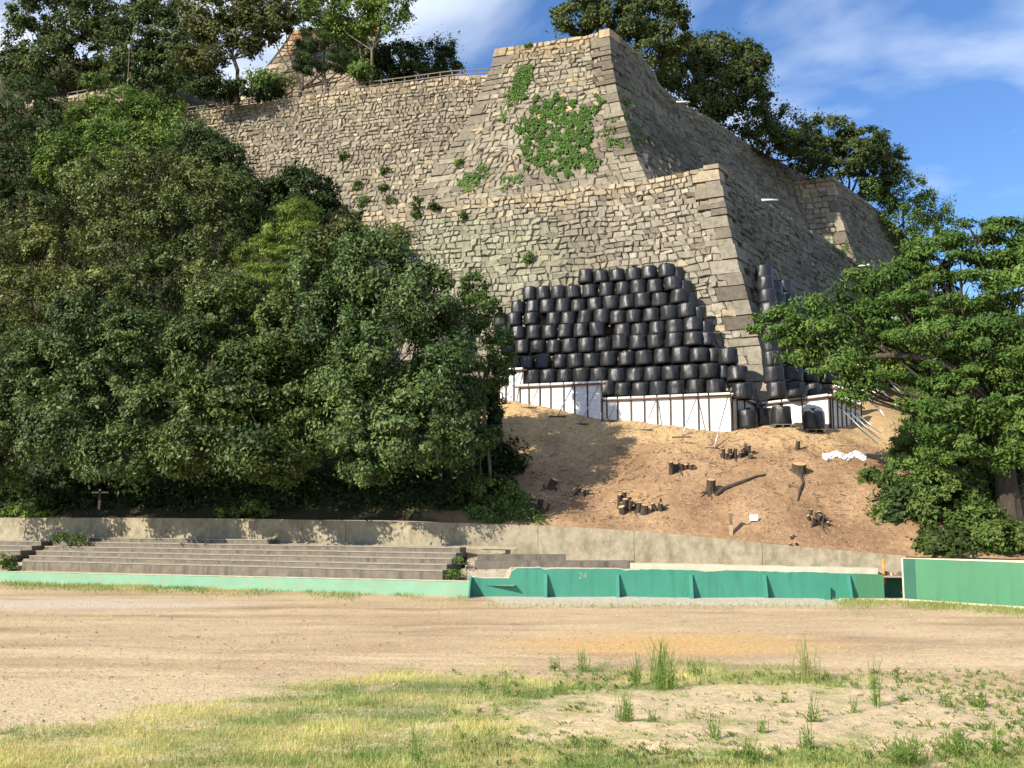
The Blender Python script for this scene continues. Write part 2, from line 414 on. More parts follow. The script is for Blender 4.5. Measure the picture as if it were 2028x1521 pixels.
LB2 = lambda j: .9 if j else 1.7
st, V2, B2, zof2 = stones(F2, s0b, sl2, ztF2, zb2, .53, .62, col2, lo_len=LB1, hi_len=lambda j: 1.9 if j else 1.1, seed=33)
st += corner_blocks(F2, F2R, s0b, r0b, 1, 1, V2, B2, zof2, LB1, LB2, col2)
# left corner of the bastion
zt0 = ztF2(9.5)
F2L = Face(C2[:2] + A2 * sl2(zt0), -N1, A2, zt0, lambda h: (sl2(zt0 - h) - sl2(zt0)))
rl = lambda z: -float(pr2(max(0, Z2 - z)))
st += corner_blocks(F2, F2L, sl2, rl, -1, 1, V2, B2, lambda v, t: zb2 + v * (zt0 - zb2), lambda j: 1.9 if j else 1.1, lambda j: 1.0 if j else 1.7, col2, seed=8)
st2, _, _, _ = stones(F2R, r0b, lambda z: 62.0, ztF2R, zb2 - .5, .7, 1.0, colR_shade, lo_len=LB2, seed=35, amp=.35)
for F_, a, b, zt, zb in ((F2, lambda z: s0b(z) + .15, lambda z: sl2(z) - .2, ztF2, zb2), (F2R, lambda z: r0b(z) + .15, lambda z: 62.0, ztF2R, zb2 - .5), (F2L, rl, lambda z: 4.0, lambda t: zt0, zb2)):
    V, Fs = backing(F_, a, b, zt, zb, bast); mobj('joint_backing', V, Fs, M['joint'], bast)
build_stones(bast, st + st2)
# ---- upper left wall
A3, N3 = frame2(R(17.5))
C3 = P(985, 145, 90.5); Z3 = C3[2]
pr3 = lambda h: .062 * h ** 1.62
F3 = Face(C3, A3, N3, Z3, pr3)
ztF3 = table(F3, [(1010, 142), (970, 147), (887, 152), (800, 164), (714, 175), (631, 187), (542, 199), (448, 214), (386, 221), (300, 232), (200, 246)])
zb3 = P(700, 425, 84)[2]
col3 = stonecol((.29, .25, .185), (.42, .365, .26), YEL, dark=(.24, .195, .155))
wall3 = thing('stone_wall', 'long brown stone rampart under the wooden railing, left of the bastion', 'stone wall', (C3[0] - 15, C3[1] - 2, zb3))
st, _, _, _ = stones(F3, lambda z: -1.5, lambda z: 36.0, ztF3, zb3, .44, .50, col3, seed=51, amp=.3)
V, Fs = backing(F3, lambda z: -1.5, lambda z: 36.0, ztF3, zb3, wall3); mobj('joint_backing', V, Fs, M['joint'], wall3)
build_stones(wall3, st)
# ---- second projecting bastion far right
C4 = P(1648, 350, 112); Z4 = C4[2]
pr4 = lambda h: .075 * h ** 1.55
F4 = Face(C4, A2, N1, Z4, pr4); F4R = Face(C4, bU, nU, Z4, pr4)
zb4 = P(1710, 530, 104)[2]
s04 = lambda z: ca2 * pr4(max(0, Z4 - z)); r04 = lambda z: cb2 * pr4(max(0, Z4 - z))
wall4 = thing('stone_wall', 'far projecting stone corner at the right end of the upper rampart', 'stone wall', (C4[0], C4[1] - 3, zb4))
L4a = lambda j: 1.4 if j else .8
L4b = lambda j: .8 if j else 1.4
zt4 = lambda t: Z4
ztR4 = table(F4R, [(1649, 351), (1690, 380), (1730, 410), (1765, 440), (1795, 468), (1815, 482)])
st, V4, B4, zof4 = stones(F4, s04, lambda z: s04(z) + 4.5, zt4, zb4, .7, .9, col3, lo_len=L4a, seed=61)
st += corner_blocks(F4, F4R, s04, r04, 1, 1, V4, B4, zof4, L4a, L4b, col3)
st2, _, _, _ = stones(F4R, r04, lambda z: 32.0, ztR4, zb4 - 2, .8, 1.0, colR_shade, lo_len=L4b, seed=62)
for F_, a, b, zt, zb in ((F4, lambda z: s04(z) + .15, lambda z: s04(z) + 4.5, zt4, zb4), (F4R, lambda z: r04(z) + .15, lambda z: 32.0, ztR4, zb4 - 2)):
    V, Fs = backing(F_, a, b, zt, zb, wall4); mobj('joint_backing', V, Fs, M['joint'], wall4)
build_stones(wall4, st + st2)
# ---- far-left rampart stub and keep base behind the trees
C5 = P(262, 168, 112); F5 = Face(C5, *frame2(R(12)), C5[2], lambda h: .25 * h)
wall5 = thing('stone_wall', 'pale stub of rampart glimpsed between trees at far left', 'stone wall', (C5[0] - 5, C5[1], C5[2] - 6))
zt5 = table(F5, [(262, 168), (130, 192), (60, 200)])
st, _, _, _ = stones(F5, lambda z: -2.0, lambda z: 14.0, zt5, C5[2] - 6, .6, .75, col3, seed=71)
V, Fs = backing(F5, lambda z: -2.0, lambda z: 14.0, zt5, C5[2] - 6, wall5); mobj('joint_backing', V, Fs, M['joint'], wall5)
build_stones(wall5, st)
C6 = P(715, 50, 110); Z6 = C6[2]; F6 = Face(C6, *frame2(R(20)), Z6, lambda h: .12 * h ** 1.4)
wall6 = thing('keep_stone_base', 'sloping stone tower base behind the pine trees above the railing', 'stone base', (C6[0] - 4, C6[1], Z6 - 12))
zt6 = table(F6, [(720, 50), (640, 54), (560, 62)])
e6 = lambda z: 9.3 + .75 * max(0, Z6 - z)
st, _, _, _ = stones(F6, lambda z: -2.5, e6, zt6, Z6 - 12, .8, 1.0, stonecol((.42, .34, .25), (.52, .43, .32), (.62, .32, .14)), seed=81)
V, Fs = backing(F6, lambda z: -2.5, e6, zt6, Z6 - 12, wall6); mobj('joint_backing', V, Fs, M['joint'], wall6)
build_stones(wall6, st)

# ------------------------------------------------------------------ terrain
def line3(pts): return np.array([P(*p) for p in pts])
RT = [(-700, 1016, 76), (-300, 1022, 69.5), (0, 1027, 64.8), (250, 1027, 61.6), (500, 1029, 58.8), (900, 1037, 54.6), (1127, 1045, 53.6), (1275, 1054, 53.0), (1450, 1071, 52.3), (1621, 1088, 51.6), (1786, 1102, 51.0), (2028, 1108, 49.8), (2500, 1115, 48.0)]
RTP = line3(RT)
ctrl = [tuple(p) for p in RTP]
for px, py, D in [(1040, 790, 68.5), (1191, 822, 66.5), (1300, 833, 65.7), (1447, 850, 64.6), (1500, 848, 63.8), (1640, 852, 63.4), (1740, 880, 62.5),
                  (1300, 945, 58), (1600, 950, 57), (1500, 1000, 54.5), (1150, 960, 58.5), (1800, 770, 74), (1800, 900, 60), (1900, 900, 60), (1850, 1000, 54.5), (2028, 1000, 55.5), (2100, 850, 66), (1850, 700, 82), (1950, 660, 90), (2100, 640, 95), (1760, 640, 92),
                  (980, 800, 67.5), (850, 860, 66), (600, 860, 68), (300, 840, 74), (0, 800, 80), (-300, 800, 88),
                  (600, 640, 80), (690, 450, 83), (650, 412, 86), (300, 520, 90), (0, 450, 98), (-300, 450, 105), (300, 330, 99), (0, 300, 106), (-400, 300, 115)]:
    ctrl.append(tuple(P(px, py, D)))
ctrl += [(14, 75, 9.5), (10, 80, 9.0), (2, 80, 9.5), (-6, 84, 11), (20, 85, 9.5), (35, 100, 13), (50, 120, 14), (30, 130, 12), (0, 100, 12), (90, 60, 6)]
CT = np.array(ctrl)
def tps_fit(X, z, lam=.3):
    d = np.linalg.norm(X[:, None] - X[None], axis=2); K = np.where(d > 0, d * d * np.log(d + 1e-9), 0) + lam * np.eye(len(X))
    Pm = np.c_[np.ones(len(X)), X]; A = np.zeros((len(X) + 3,) * 2); A[:len(X), :len(X)] = K; A[:len(X), len(X):] = Pm; A[len(X):, :len(X)] = Pm.T
    return np.linalg.solve(A, np.r_[z, 0, 0, 0])
TW = tps_fit(CT[:, :2], CT[:, 2])
def terr(x, y):
    x = np.atleast_1d(np.asarray(x, float)); y = np.atleast_1d(np.asarray(y, float))
    X = np.c_[x.ravel(), y.ravel()]; d = np.sqrt(((X[:, None] - CT[None, :, :2]) ** 2).sum(2)); K = np.where(d > 0, d * d * np.log(d + 1e-9), 0)
    return K @ TW[:len(CT)] + np.c_[np.ones(len(X)), X] @ TW[len(CT):]
def tz(x, y): return float(terr(x, y)[0])
def edge_y(x): return np.interp(x, RTP[:, 0], RTP[:, 1])
def bump_h(x, y):
    return .16 * nz(x * .5, y * .5, 4) + .07 * nz(x * 1.7, y * 1.7, 5) + .05 * nz(x * 4, y * 4, 6) - .10 * max(0, .25 - abs(nz(x * .45 + y * .08, y * .12, 15))) * 4 * max(0, nz(x * .2, y * .2, 9) + .3)
def on_hill(px, py):
    lo, hi = 48.0, 100.0
    for Y in np.arange(50, 110, .5):
        p = P(px, py, Y)
        if p[1] >= edge_y(p[0]) and p[2] <= tz(p[0], p[1]): break
    for k in range(12):
        m = Y - .25; pass
        break
    a, b = Y - .5, Y
    for _ in range(10):
        m = (a + b) / 2; p = P(px, py, m)
        if p[2] <= tz(p[0], p[1]): b = m
        else: a = m
    p = P(px, py, b); p[2] = tz(p[0], p[1]) + bump_h(p[0], p[1]); return p
nx_, ny_ = 300, 190
V = []; Cc = []
xs = np.concatenate([np.linspace(-75, -22, 50), np.linspace(-21.5, 30, 200), np.linspace(31, 75, 50)])
tt = np.linspace(0, 1, ny_) ** 1.7
XX = np.repeat(xs[None], ny_, 0); YY = edge_y(XX) + tt[:, None] * 75.0
ZZ = terr(XX, YY).reshape(XX.shape)
for i in range(ny_):
    for k in range(nx_):
        x, y = XX[i, k], YY[i, k]; z = ZZ[i, k]
        f = min(1, tt[i] * 75 / .8)
        z += f * bump_h(x, y)
        V.append((x, y, z))
        a = .5 + nz(x * .35, y * .35, 1) + .4 * nz(x * 1.3, y * 1.3, 2)
        red = (.24, .145, .08); tan = (.46, .315, .16); lighter = (.37, .24, .135)  # last tone: paler soil, mixed with the red by noise
        c = mixc(red, lighter, a)
        up = (z - 7.2) / 1.6 + nz(x * .5, y * .5, 7)
        c = mixc(c, tan, up)
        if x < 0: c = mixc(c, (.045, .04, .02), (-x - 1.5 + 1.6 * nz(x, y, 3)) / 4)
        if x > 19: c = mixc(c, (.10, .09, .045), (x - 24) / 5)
        Cc.append(c)
Fs = [(i * nx_ + k, i * nx_ + k + 1, (i + 1) * nx_ + k + 1, (i + 1) * nx_ + k) for i in range(ny_ - 1) for k in range(nx_ - 1)]
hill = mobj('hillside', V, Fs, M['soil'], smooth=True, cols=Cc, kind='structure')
# castle terraces (flat earth behind the wall tops)
def sheet(name, pts, col, thick=.3):
    g = G(); n = len(pts); g.add(pts, [tuple(range(n))], col); return g.build(name, M['soil'], kind='structure')
def ffar(F_, t, z, back): q = np.array(F_.at(t, z)); return (q[0] - F_.n[0] * back, q[1] - F_.n[1] * back, z)
GR = (.2, .17, .09)
tp = [F1.at(t, ztF1(t) - .12, -.1) for t in (0, 3, 6, 10, 15, 20, 26, 34)]
g = G()
for i in range(len(tp) - 1):
    a, b = tp[i], tp[i + 1]; q = lambda p: (p[0] - N1[0] * 16, p[1] - N1[1] * 16, p[2])
    g.add([a, b, q(b), q(a)], [(0, 1, 2, 3)], (.42, .36, .24))
g.build('lower_terrace', M['soil'], kind='structure')
g = G(); tp = [F1R.at(t, ztF1R(t) - .12, -.1) for t in (0, 4, 8, 14, 20, 30, 42)]
for i in range(len(tp) - 1):
    a, b = tp[i], tp[i + 1]; q = lambda p: (p[0] - nR[0] * 7, p[1] - nR[1] * 7, p[2] + .05)
    g.add([a, b, q(b), q(a)], [(0, 1, 2, 3)], (.3, .27, .16))
g.build('side_terrace', M['soil'], kind='structure')
zpl = ztF3(10) - .4
p_a = F3.at(-1, zpl, -.3); p_b = F3.at(36, zpl, -.3)
sheet('hilltop_ground', [p_a, p_b, (p_b[0] - 40, p_b[1] + 10, zpl), (-100, 170, zpl), (20, 170, zpl), (10, 100, zpl)], GR)
zpu = Z2 - 1.6
sheet('hilltop_ground_upper', [ffar(F2, 1, zpu, .5), ffar(F2, 9, zpu, .5), (5, 130, zpu), (40, 165, zpu), ffar(F2R, 60, zpu, 1), ffar(F2R, 20, zpu, 1)][::1], GR)

# ------------------------------------------------------------------ field
pts_y = np.concatenate([np.linspace(11.5, 30, 190), np.linspace(30.3, 66, 110)])
us = np.linspace(-.62, .62, 300)
def fbm(x, y, s): return nz(x, y, s) + .5 * nz(2.1 * x, 2.1 * y, s + 1) + .25 * nz(4.3 * x, 4.3 * y, s + 2)
gb = [(-200, 1470), (0, 1447), (180, 1428), (300, 1400), (450, 1372), (620, 1338), (800, 1322), (1100, 1314), (1350, 1306), (1600, 1312), (1720, 1345), (1800, 1420), (1900, 1440), (2028, 1440), (2300, 1440)]
def grass_amt(x, y, px, py):
    """0..1 cover of turf on the field"""
    if y > 34:
        return 0
    b = np.interp(px, [g_[0] for g_ in gb], [g_[1] for g_ in gb])
    n = fbm(x * .55, y * .55, 20)
    a = (py - b) / 30 + n * 1.1
    # sandy clearing
    e = 1 - ((px - 1480) / 520) ** 2 - ((py - 1425) / 72) ** 2
    e2 = 1 - ((px - 1900) / 260) ** 2 - ((py - 1450) / 80) ** 2
    a = min(a, 1.0 + 0 * n)
    cl = max(e, e2) * 1.25 + fbm(x * 1.1, y * 1.1, 31) * 1.5
    a = min(a, 1.0)
    a -= max(0, min(1.2, cl)); a -= max(0, fbm(x * .8, y * 1.1, 25) * 1.4 - .15)
    return max(0, min(1, a))
DIRT = (.44, .32, .185); DIRT2 = (.57, .43, .26); ORG = (.56, .36, .155); SAND = (.55, .425, .255); GRV = (.50, .45, .35); STRAW = (.50, .42, .17); GRN = (.20, .24, .075)
def field_col(x, y):
    px, py = proj((x, y, 0)); px = float(px); py = float(py)
    n1 = fbm(x * .12, y * .5, 40); n2 = fbm(x * .6, y * 1.4, 44)
    c = mixc(DIRT, DIRT2, .45 + n1 * .9 + n2 * .35)
    c = mixc(c, (.30, .205, .135), max(0, fbm(x * .14, y * .7, 48) * 1.3 - .2) + max(0, fbm(x * .9, y * 2.2, 49) - .35))
    o = 1 - ((px - 1330) / 420) ** 2 - ((py - 1277) / 30) ** 2
    c = mixc(c, ORG, max(0, o) * 1.1 + .2 * n2 if o > 0 else 0)
    s = (py - np.interp(px, [0, 300, 600, 1000], [1320, 1312, 1320, 1400])) / 55 + n2 * .3
    if px < 900: c = mixc(c, SAND, s)
    sL = 1 - ((px - 150) / 420) ** 2 - ((py - 1197) / 14) ** 2
    c = mixc(c, (.55, .45, .34), max(0, sL))
    e = 1 - ((px - 1500) / 620) ** 2 - ((py - 1430) / 100) ** 2
    c = mixc(c, SAND, e * 2 + n2 * .4)
    gv = min((py - 1176) / 6, (np.interp(px, [940, 1000, 1650, 1750], [1180, 1201, 1203, 1180]) - py) / 6) if 930 < px < 1760 else 0
    c = mixc(c, GRV, gv)
    if py > 1500: c = mixc(c, SAND, .3)
    g_ = grass_amt(x, y, px, py)
    dry = .5 + fbm(x * .35, y * .5, 60) * 1.3 + np.interp(px, [0, 500, 1000], [.35, 0, 0])
    c = mixc(c, mixc(GRN, STRAW, dry), g_ * .6)
    if px < 960 and py < 1176:
        bl = np.interp(px, [-400, 0, 500, 930], [1138, 1151, 1166, 1181])
        c = mixc(c, mixc((.3, .28, .1), STRAW, .6 + n2), max(0, 1 - (py - bl) / 16) * .8)
    return c, g_
V = []; Cc = []
for y in pts_y:
    for u in us:
        x = u * y
        z = .03 * fbm(x * .4, y * .8, 70) + .012 * nz(x * 3, y * 6, 71)
        px, py = proj((x, y, 0))
        e = 1 - ((px - 1480) / 520) ** 2 - ((py - 1425) / 72) ** 2
        if e > 0: z += min(e, .35) * (.22 + .15 * fbm(x * .8, y * .8, 73))
        z += .012 * math.sin((y + .12 * x) * 9 + 3 * nz(x * .2, y * .2, 5)) * max(0, nz(x * .15, y * .3, 77) + .2) if y > 22 else 0
        if 44 < y < 47.5 and -3 < x < 14: z += .05
        V.append((x, y, z)); Cc.append(field_col(x, y)[0])
nu = len(us)
Fs = [(i * nu + k, i * nu + k + 1, (i + 1) * nu + k + 1, (i + 1) * nu + k) for i in range(len(pts_y) - 1) for k in range(nu - 1)]
mobj('playing_field', V, Fs, M['field'], smooth=True, cols=Cc, kind='structure')
g = G(); g.add([(-1500, -600, -.12), (1500, -600, -.12), (1500, 2400, -.12), (-1500, 2400, -.12)], [(0, 1, 2, 3)], (.36, .27, .18)); g.build('ground', M['field'], kind='structure')

# turf blades
def blades(name, X, Y, Z, Hh, Wd, C, lean=.5):
    n = len(X); a = RNG.uniform(0, 2 * math.pi, n); la = RNG.uniform(0, 2 * math.pi, n); ll = np.abs(RNG.normal(0, lean, n)) * Hh
    V = np.zeros((n, 3, 3)); V[:, 0, 0] = X - np.cos(a) * Wd / 2; V[:, 0, 1] = Y - np.sin(a) * Wd / 2; V[:, 0, 2] = Z
    V[:, 1, 0] = X + np.cos(a) * Wd / 2; V[:, 1, 1] = Y + np.sin(a) * Wd / 2; V[:, 1, 2] = Z
    V[:, 2, 0] = X + np.cos(la) * ll; V[:, 2, 1] = Y + np.sin(la) * ll; V[:, 2, 2] = Z + Hh
    o = mobj(name, V.reshape(-1, 3), None, M['grass'], cols=np.repeat(C, 3, axis=0), quads=3, kind='stuff'); return o
X = []; Y = []; Hh = []; C = []; Wd = []
rnd = random.Random(3)
cnt = 0
while cnt < 260000:
    y = rnd.uniform(14.5, 30.5); x = rnd.uniform(-.54, .54) * y
    if rnd.random() > (16 / y): continue
    px, py = proj((x, y, 0)); ga = grass_amt(x, y, float(px), float(py)); cnt += 1
    if rnd.random() > ga * 1.0 + (.05 if py > 1335 and px > 900 else .01): continue
    dry = .45 + fbm(x * .35, y * .5, 60) * 1.3 + rnd.gauss(0, .25) + np.interp(px, [0, 500, 1000], [.35, 0, 0])
    dk = nz(x * .7, y * .7, 66)
    c = mixc((.16, .27, .05), (.62, .57, .22), dry); 
    c = tuple(v * rnd.uniform(.8, 1.2) * (1 + .25 * dk) for v in c)
    X.append(x); Y.append(y); Hh.append(rnd.uniform(.04, .14) * (1 + .6 * dk)); Wd.append(rnd.uniform(.008, .018)); C.append(c)
blades('field_grass', np.array(X), np.array(Y), np.zeros(len(X)) - .01, np.array(Hh), np.array(Wd), np.array(C), .7)
nlevel(bpy.data.objects['field_grass'], 'patchy green and straw coloured grass across the near field', 'grass')
X = []; Y = []; Hh = []; C = []; Wd = []
for _ in range(26000):       # strip in front of the low walls
    px = rnd.uniform(-60, 2100)
    bl = np.interp(px, [-400, 0, 500, 930, 1700, 1790, 2028, 2300], [1138, 1151, 1166, 1181, 1187, 1189, 1204, 1222])
    if 960 < px < 1650:
        if rnd.random() > .08: continue
        py = 1200 + rnd.gauss(0, 3)
    else:
        d_ = abs(rnd.gauss(0, 7 if px < 960 else 9)) ; py = bl + 1 + d_
        if nz(px * .012, 3, d_ * .05) + .25 + (.2 if 100 < px < 480 else 0) < rnd.random() * .7: continue
    p = onz(px, py)
    c = mixc((.14, .26, .05), (.52, .46, .18), .35 + nz(px * .01, 8, 0) * 1.5 + rnd.gauss(0, .25) if px < 960 else .25 + rnd.random() * .4)
    X.append(p[0]); Y.append(p[1]); Hh.append(rnd.uniform(.06, .22)); Wd.append(.03); C.append(c)
nlevel(blades('verge_grass', np.array(X), np.array(Y), np.zeros(len(X)), np.array(Hh), np.array(Wd), np.array(C), .6), 'ragged grass verge along the foot of the green walls', 'grass')
# clods and stones on the field
g = G()
for _ in range(7500):
    py = 1190 + 331 * rnd.random() ** 1.0; px = rnd.uniform(-20, 2050)
    if rnd.random() > (.9 if px < 700 or (px > 1300 and py > 1350) else .35): continue
    p = onz(px, py); r = rnd.uniform(.008, .032) * (1.6 if rnd.random() < .06 else 1)
    if p[1] > 30: r *= 1.4
    c = random.choice([(.5, .4, .28), (.2, .13, .08), (.28, .19, .12), (.42, .31, .2)])
    k = [(p[0] + r * a * rnd.uniform(.6, 1.3), p[1] + r * b * rnd.uniform(.6, 1.3), p[2] + r * e * rnd.uniform(.5, .9) + .01) for a, b, e in ((1, 0, 0), (0, 1, 0), (-1, 0, 0), (0, -1, 0), (0, 0, 1))]
    g.add(k, [(0, 1, 4), (1, 2, 4), (2, 3, 4), (3, 0, 4)], c)
nlevel(g.build('field_stones', M['gravel'], kind='stuff'), 'small stones and clods scattered over the bare field', 'stones')
# leaf litter / chips on the slope
def hill_pt(x, y): return (x, y, tz(x, y) + bump_h(x, y))
xs_ = RNG.uniform(-6, 24, 9000); ys_ = edge_y(xs_) + .3 + RNG.uniform(0, 1, 9000) * 12.5; zs_ = terr(xs_, ys_)
g = G()
for x, y, z in zip(xs_, ys_, zs_):
    if nz(x * .5, y * .5, 90) < rnd.uniform(-.5, .35): continue
    z += bump_h(x, y) + .015; r = rnd.uniform(.03, .09); a = rnd.uniform(0, 6.3); c = random.choice([(.58, .40, .22), (.5, .33, .2), (.2, .12, .07), (.3, .19, .11), (.62, .5, .34)])
    ca_, sa_ = math.cos(a), math.sin(a)
    g.add([(x + ca_ * r, y + sa_ * r, z + rnd.uniform(-.01, .05)), (x - sa_ * r * .4, y + ca_ * r * .4, z + .03), (x - ca_ * r, y - sa_ * r, z + rnd.uniform(-.02, .04)), (x + sa_ * r * .4, y - ca_ * r * .4, z)], [(0, 1, 2, 3)], c)
nlevel(g.build('wood_chips', M['gravel'], kind='stuff'), 'wood chips and dry leaves littering the cleared brown slope', 'wood chips')

# ------------------------------------------------------------------ low stadium walls, terraces, retaining wall
E0 = onz(932, 1183); E0 = E0[:2]; EL_ = onz(0, 1151.5)[:2]; e_ = (EL_ - E0) / np.linalg.norm(EL_ - E0); m_ = np.array([-e_[1], e_[0]]);
if m_[1] < 0: m_ = -m_
def L2(s, d, z): q = E0 + e_ * s + m_ * d; return (q[0], q[1], z)
def s_of(px, d):
    r = ray(px, 1100)[:2]; A = np.array([[e_[0], -r[0]], [e_[1], -r[1]]]); b = -(E0 + m_ * d); return float(np.linalg.solve(A, b)[0])
def slab(g, sa, sb, d0, d1, z0, z1, c=None):
    return g.hexa([L2(sa, d0, z0), L2(sa, d1, z0), L2(sb, d1, z0), L2(sb, d0, z0), L2(sa, d0, z1), L2(sa, d1, z1), L2(sb, d1, z1), L2(sb, d0, z1)], c)
def strip_wall(g, pts, thick_v, ztops, z0=0.0):
    """vertical wall through plan points, thickness vector, per-point tops"""
    n = len(pts); V = []
    for (x, y), zt in zip(pts, ztops):
        V += [(x, y, z0), (x, y, zt), (x + thick_v[0], y + thick_v[1], zt), (x + thick_v[0], y + thick_v[1], z0)]
    Fs = []
    for i in range(n - 1):
        a = 4 * i; b = a + 4
        Fs += [(a, b, b + 1, a + 1), (a + 1, b + 1, b + 2, a + 2), (a + 2, b + 2, b + 3, a + 3)]
    Fs += [(0, 1, 2, 3), (4 * n - 1, 4 * n - 2, 4 * n - 3, 4 * n - 4)]
    return g.add(V, Fs)
# mint low wall
mw = thing('low_wall', 'low faded mint green wall in front of the left seating steps', 'low wall', L2(12, 0, 0))
g = G(); ss = np.linspace(0.02, 44, 60); strip_wall(g, [L2(s, 0, 0)[:2] for s in ss], m_ * .28, [.70 + .02 * nz(s * 1.3, 2) - .006 * s for s in ss], -.05); g.build('wall_body', M['mint'], mw)
g = G()
for i in range(26):
    sa, sb = .03 + i * 1.7, .03 + (i + 1) * 1.7 - .02; z = .705 - .006 * (sa + sb) / 2
    slab(g, sa, sb, -.02, .30, z + .012, z + .035)
g.build('coping', M['pale'], mw)
# bench terraces
ZS = [1.13 + .245 * j for j in range(6)]; TR = .78
def bench_block(label, ends_lo, ends_hi, rows, base=0.3):
    t = thing('seating_steps', label, 'concrete steps', L2(.5 * (ends_lo[0] + ends_hi[0]), 1, 0))
    for r, a, b in zip(rows, ends_lo, ends_hi):
        n = max(1, int(abs(b - a) / 3.2)); d0 = 1.0 + TR * r
        w = (b - a) / n
        for i in range(n):
            g = G(); dz = random.uniform(-.006, .006); slab(g, a + w * i + .002, a + w * (i + 1) - .002, d0 + random.uniform(0, .008), d0 + TR - .01, ZS[r] - .5 if r else .0, ZS[r] + dz - .05)
            f_ = g.build('bench_slab', M['bench'], t)
            g = G(); slab(g, a + w * i + .002, a + w * (i + 1) - .002, d0 - .03, d0 + TR + .02, ZS[r] + dz - .048, ZS[r] + dz); g.build('tread', M['tread'], f_)
    return t
hi = [s_of(p, 1 + TR * j) for j, p in enumerate([877, 885, 895, 903, 911])]
lo_px = [45, 58, 71, 88, 104, 175]
lo = [s_of(p, 1 + TR * j) for j, p in enumerate(lo_px)]
bench_block('long weathered concrete seating steps behind the mint wall', [min(a, b) for a, b in zip(hi + [s_of(533, 1 + TR * 5)], lo)], [max(a, b) for a, b in zip(hi + [s_of(533, 1 + TR * 5)], lo)], range(6))
lo3 = [s_of(p, 1 + TR * j) for j, p in enumerate([5, 22, 40, 62, 80])]
bench_block('seating steps cut off by the left edge, beyond the weedy aisle', [lo3[j] for j in range(5)], [lo3[j] + 9 for j in range(5)], range(5))
# aisle stairs and soil under
def aisle(a, b, label):
    t = thing('aisle_stairs', label, 'stairs', L2((a + b) / 2, 1, 0))
    for j in range(9):
        g = G(); slab(g, a, b, .9 + .52 * j, .9 + .52 * (j + 1) - .01 + (.2 if j == 8 else 0), .3 + .17 * j, .62 + .17 * j); g.build('stair', M['concrete'], t)
aisle(s_of(955, 2), s_of(905, 2), 'small concrete aisle stairs at the right end of the seating steps')
aisle(s_of(78, 2), s_of(40, 2) + .3, 'weedy aisle stairs between the two left seating blocks')
# terrace earth behind low walls
g = G(); g.add([L2(-2, .2, .55), L2(45, .2, .55), L2(45, 1.0, .6), L2(-2, 1.0, .6)], [(0, 3, 2, 1)], (.35, .29, .18))
g.add([L2(-.2, 5.6, 2.12), L2(45, 5.6, 2.2), L2(45, 5.0, 2.05), L2(-.2, 5.0, 2.0)], [(0, 1, 2, 3)], (.4, .33, .22)); g.build('terrace_earth', M['soil'], kind='structure')
# retaining wall
rw = thing('retaining_wall', 'long stained concrete retaining wall below the trees and slope', 'retaining wall', (0, 52, 1))
xs2 = []; pts = []; zt = []
fine = np.linspace(-700, 1790, 80)
RTa = np.array(RT)
for px in fine:
    D = np.interp(px, RTa[:, 0], RTa[:, 2]); py = np.interp(px, RTa[:, 0], RTa[:, 1]); p = P(px, py, D); pts.append((p[0], p[1] - .28)); zt.append(p[2] + .05 + .02 * nz(px * .02, 1))
for i0, i1 in [(0, 12), (12, 22), (22, 30), (30, 38), (38, 44), (44, 50), (50, 56), (56, 62), (62, 70), (70, 79)]:
    g = G(); P_ = [list(p) for p in pts[i0:i1 + 1]]; P_[0][0] += .012; P_[-1][0] -= .012
    strip_wall(g, P_, (0, .32), zt[i0:i1 + 1], .3); g.build('wall_section', M['concrete'], rw)
# ground between teal wall and retaining wall on the right
def twd(px): return onz(px, np.interp(px, [900, 934, 1695, 1760, 1800], [1182, 1183, 1187, 1187.5, 1188]))[1]
g = G(); Vt = []
TW0 = onz(934, 1183)[:2]; TW1 = onz(1695, 1187)[:2]; TW2 = onz(1752, 1187.5)[:2]
cols_ = 40
for k in range(cols_ + 1):
    px = lerp(925, 1800, k / cols_); D0 = twd(px) + .4; D1 = np.interp(px, RTa[:, 0], RTa[:, 2]) - .2
    zb = P(px, np.interp(px, [925, 1127, 1252, 1735, 1800], [1095, 1104, 1115, 1124, 1130]), D1)[2] 
    for j, (D, z) in enumerate(((D0, .95 if px > 1012 else .55), ((D0 + D1) / 2, (1.05 + zb) / 2 + .05 * nz(px * .05, 3)), (D1, zb))):
        q = P(px, 1100, D); Vt.append((q[0], D, z))
g.add(Vt, [(3 * k + j, 3 * k + 3 + j, 3 * k + 4 + j, 3 * k + 1 + j) for k in range(cols_) for j in range(2)], (.42, .34, .25)); g.build('terrace_path', M['soil'], kind='structure')
def at2(px, D): q = P(px, 1100, D); return q[0]
t = thing('seating_steps', 'short stub of two concrete seating steps right of the aisle stairs', 'concrete steps', (at2(1040, 49), 49, 1))
for (pa, pb, D0, z0, z1) in ((945, 1121, 50.9, 1.3, 1.79), (940, 1258, 50.0, .7, 1.52)):
    n = 3
    for i in range(n):
        a = lerp(pa, pb, i / n); b = lerp(pa, pb, (i + 1) / n); g = G(); g.box(at2(a, D0) + .006, at2(b, D0) - .006, D0 - .3 * i / n * .5, D0 + .88, z0, z1); g.build('bench_slab', M['bench'], t)
led = thing('concrete_ledge', 'pale chipped concrete ledge along the top rear of teal wall', 'ledge', (at2(1500, 46.7), 46.7, 1))
for i in range(8):
    a = lerp(1252, 1738, i / 8); b = lerp(1252, 1738, (i + 1) / 8); Dl = twd((a + b) / 2) + .55; z = P(a, lerp(1117, 1126, i / 8), Dl)[2]
    g = G(); g.box(at2(a, Dl) + .006, at2(b, Dl) - .006, Dl + random.uniform(-.02, .02), Dl + .9, .9, z + random.uniform(-.015, .015)); g.build('ledge_block', M['pale'], led)
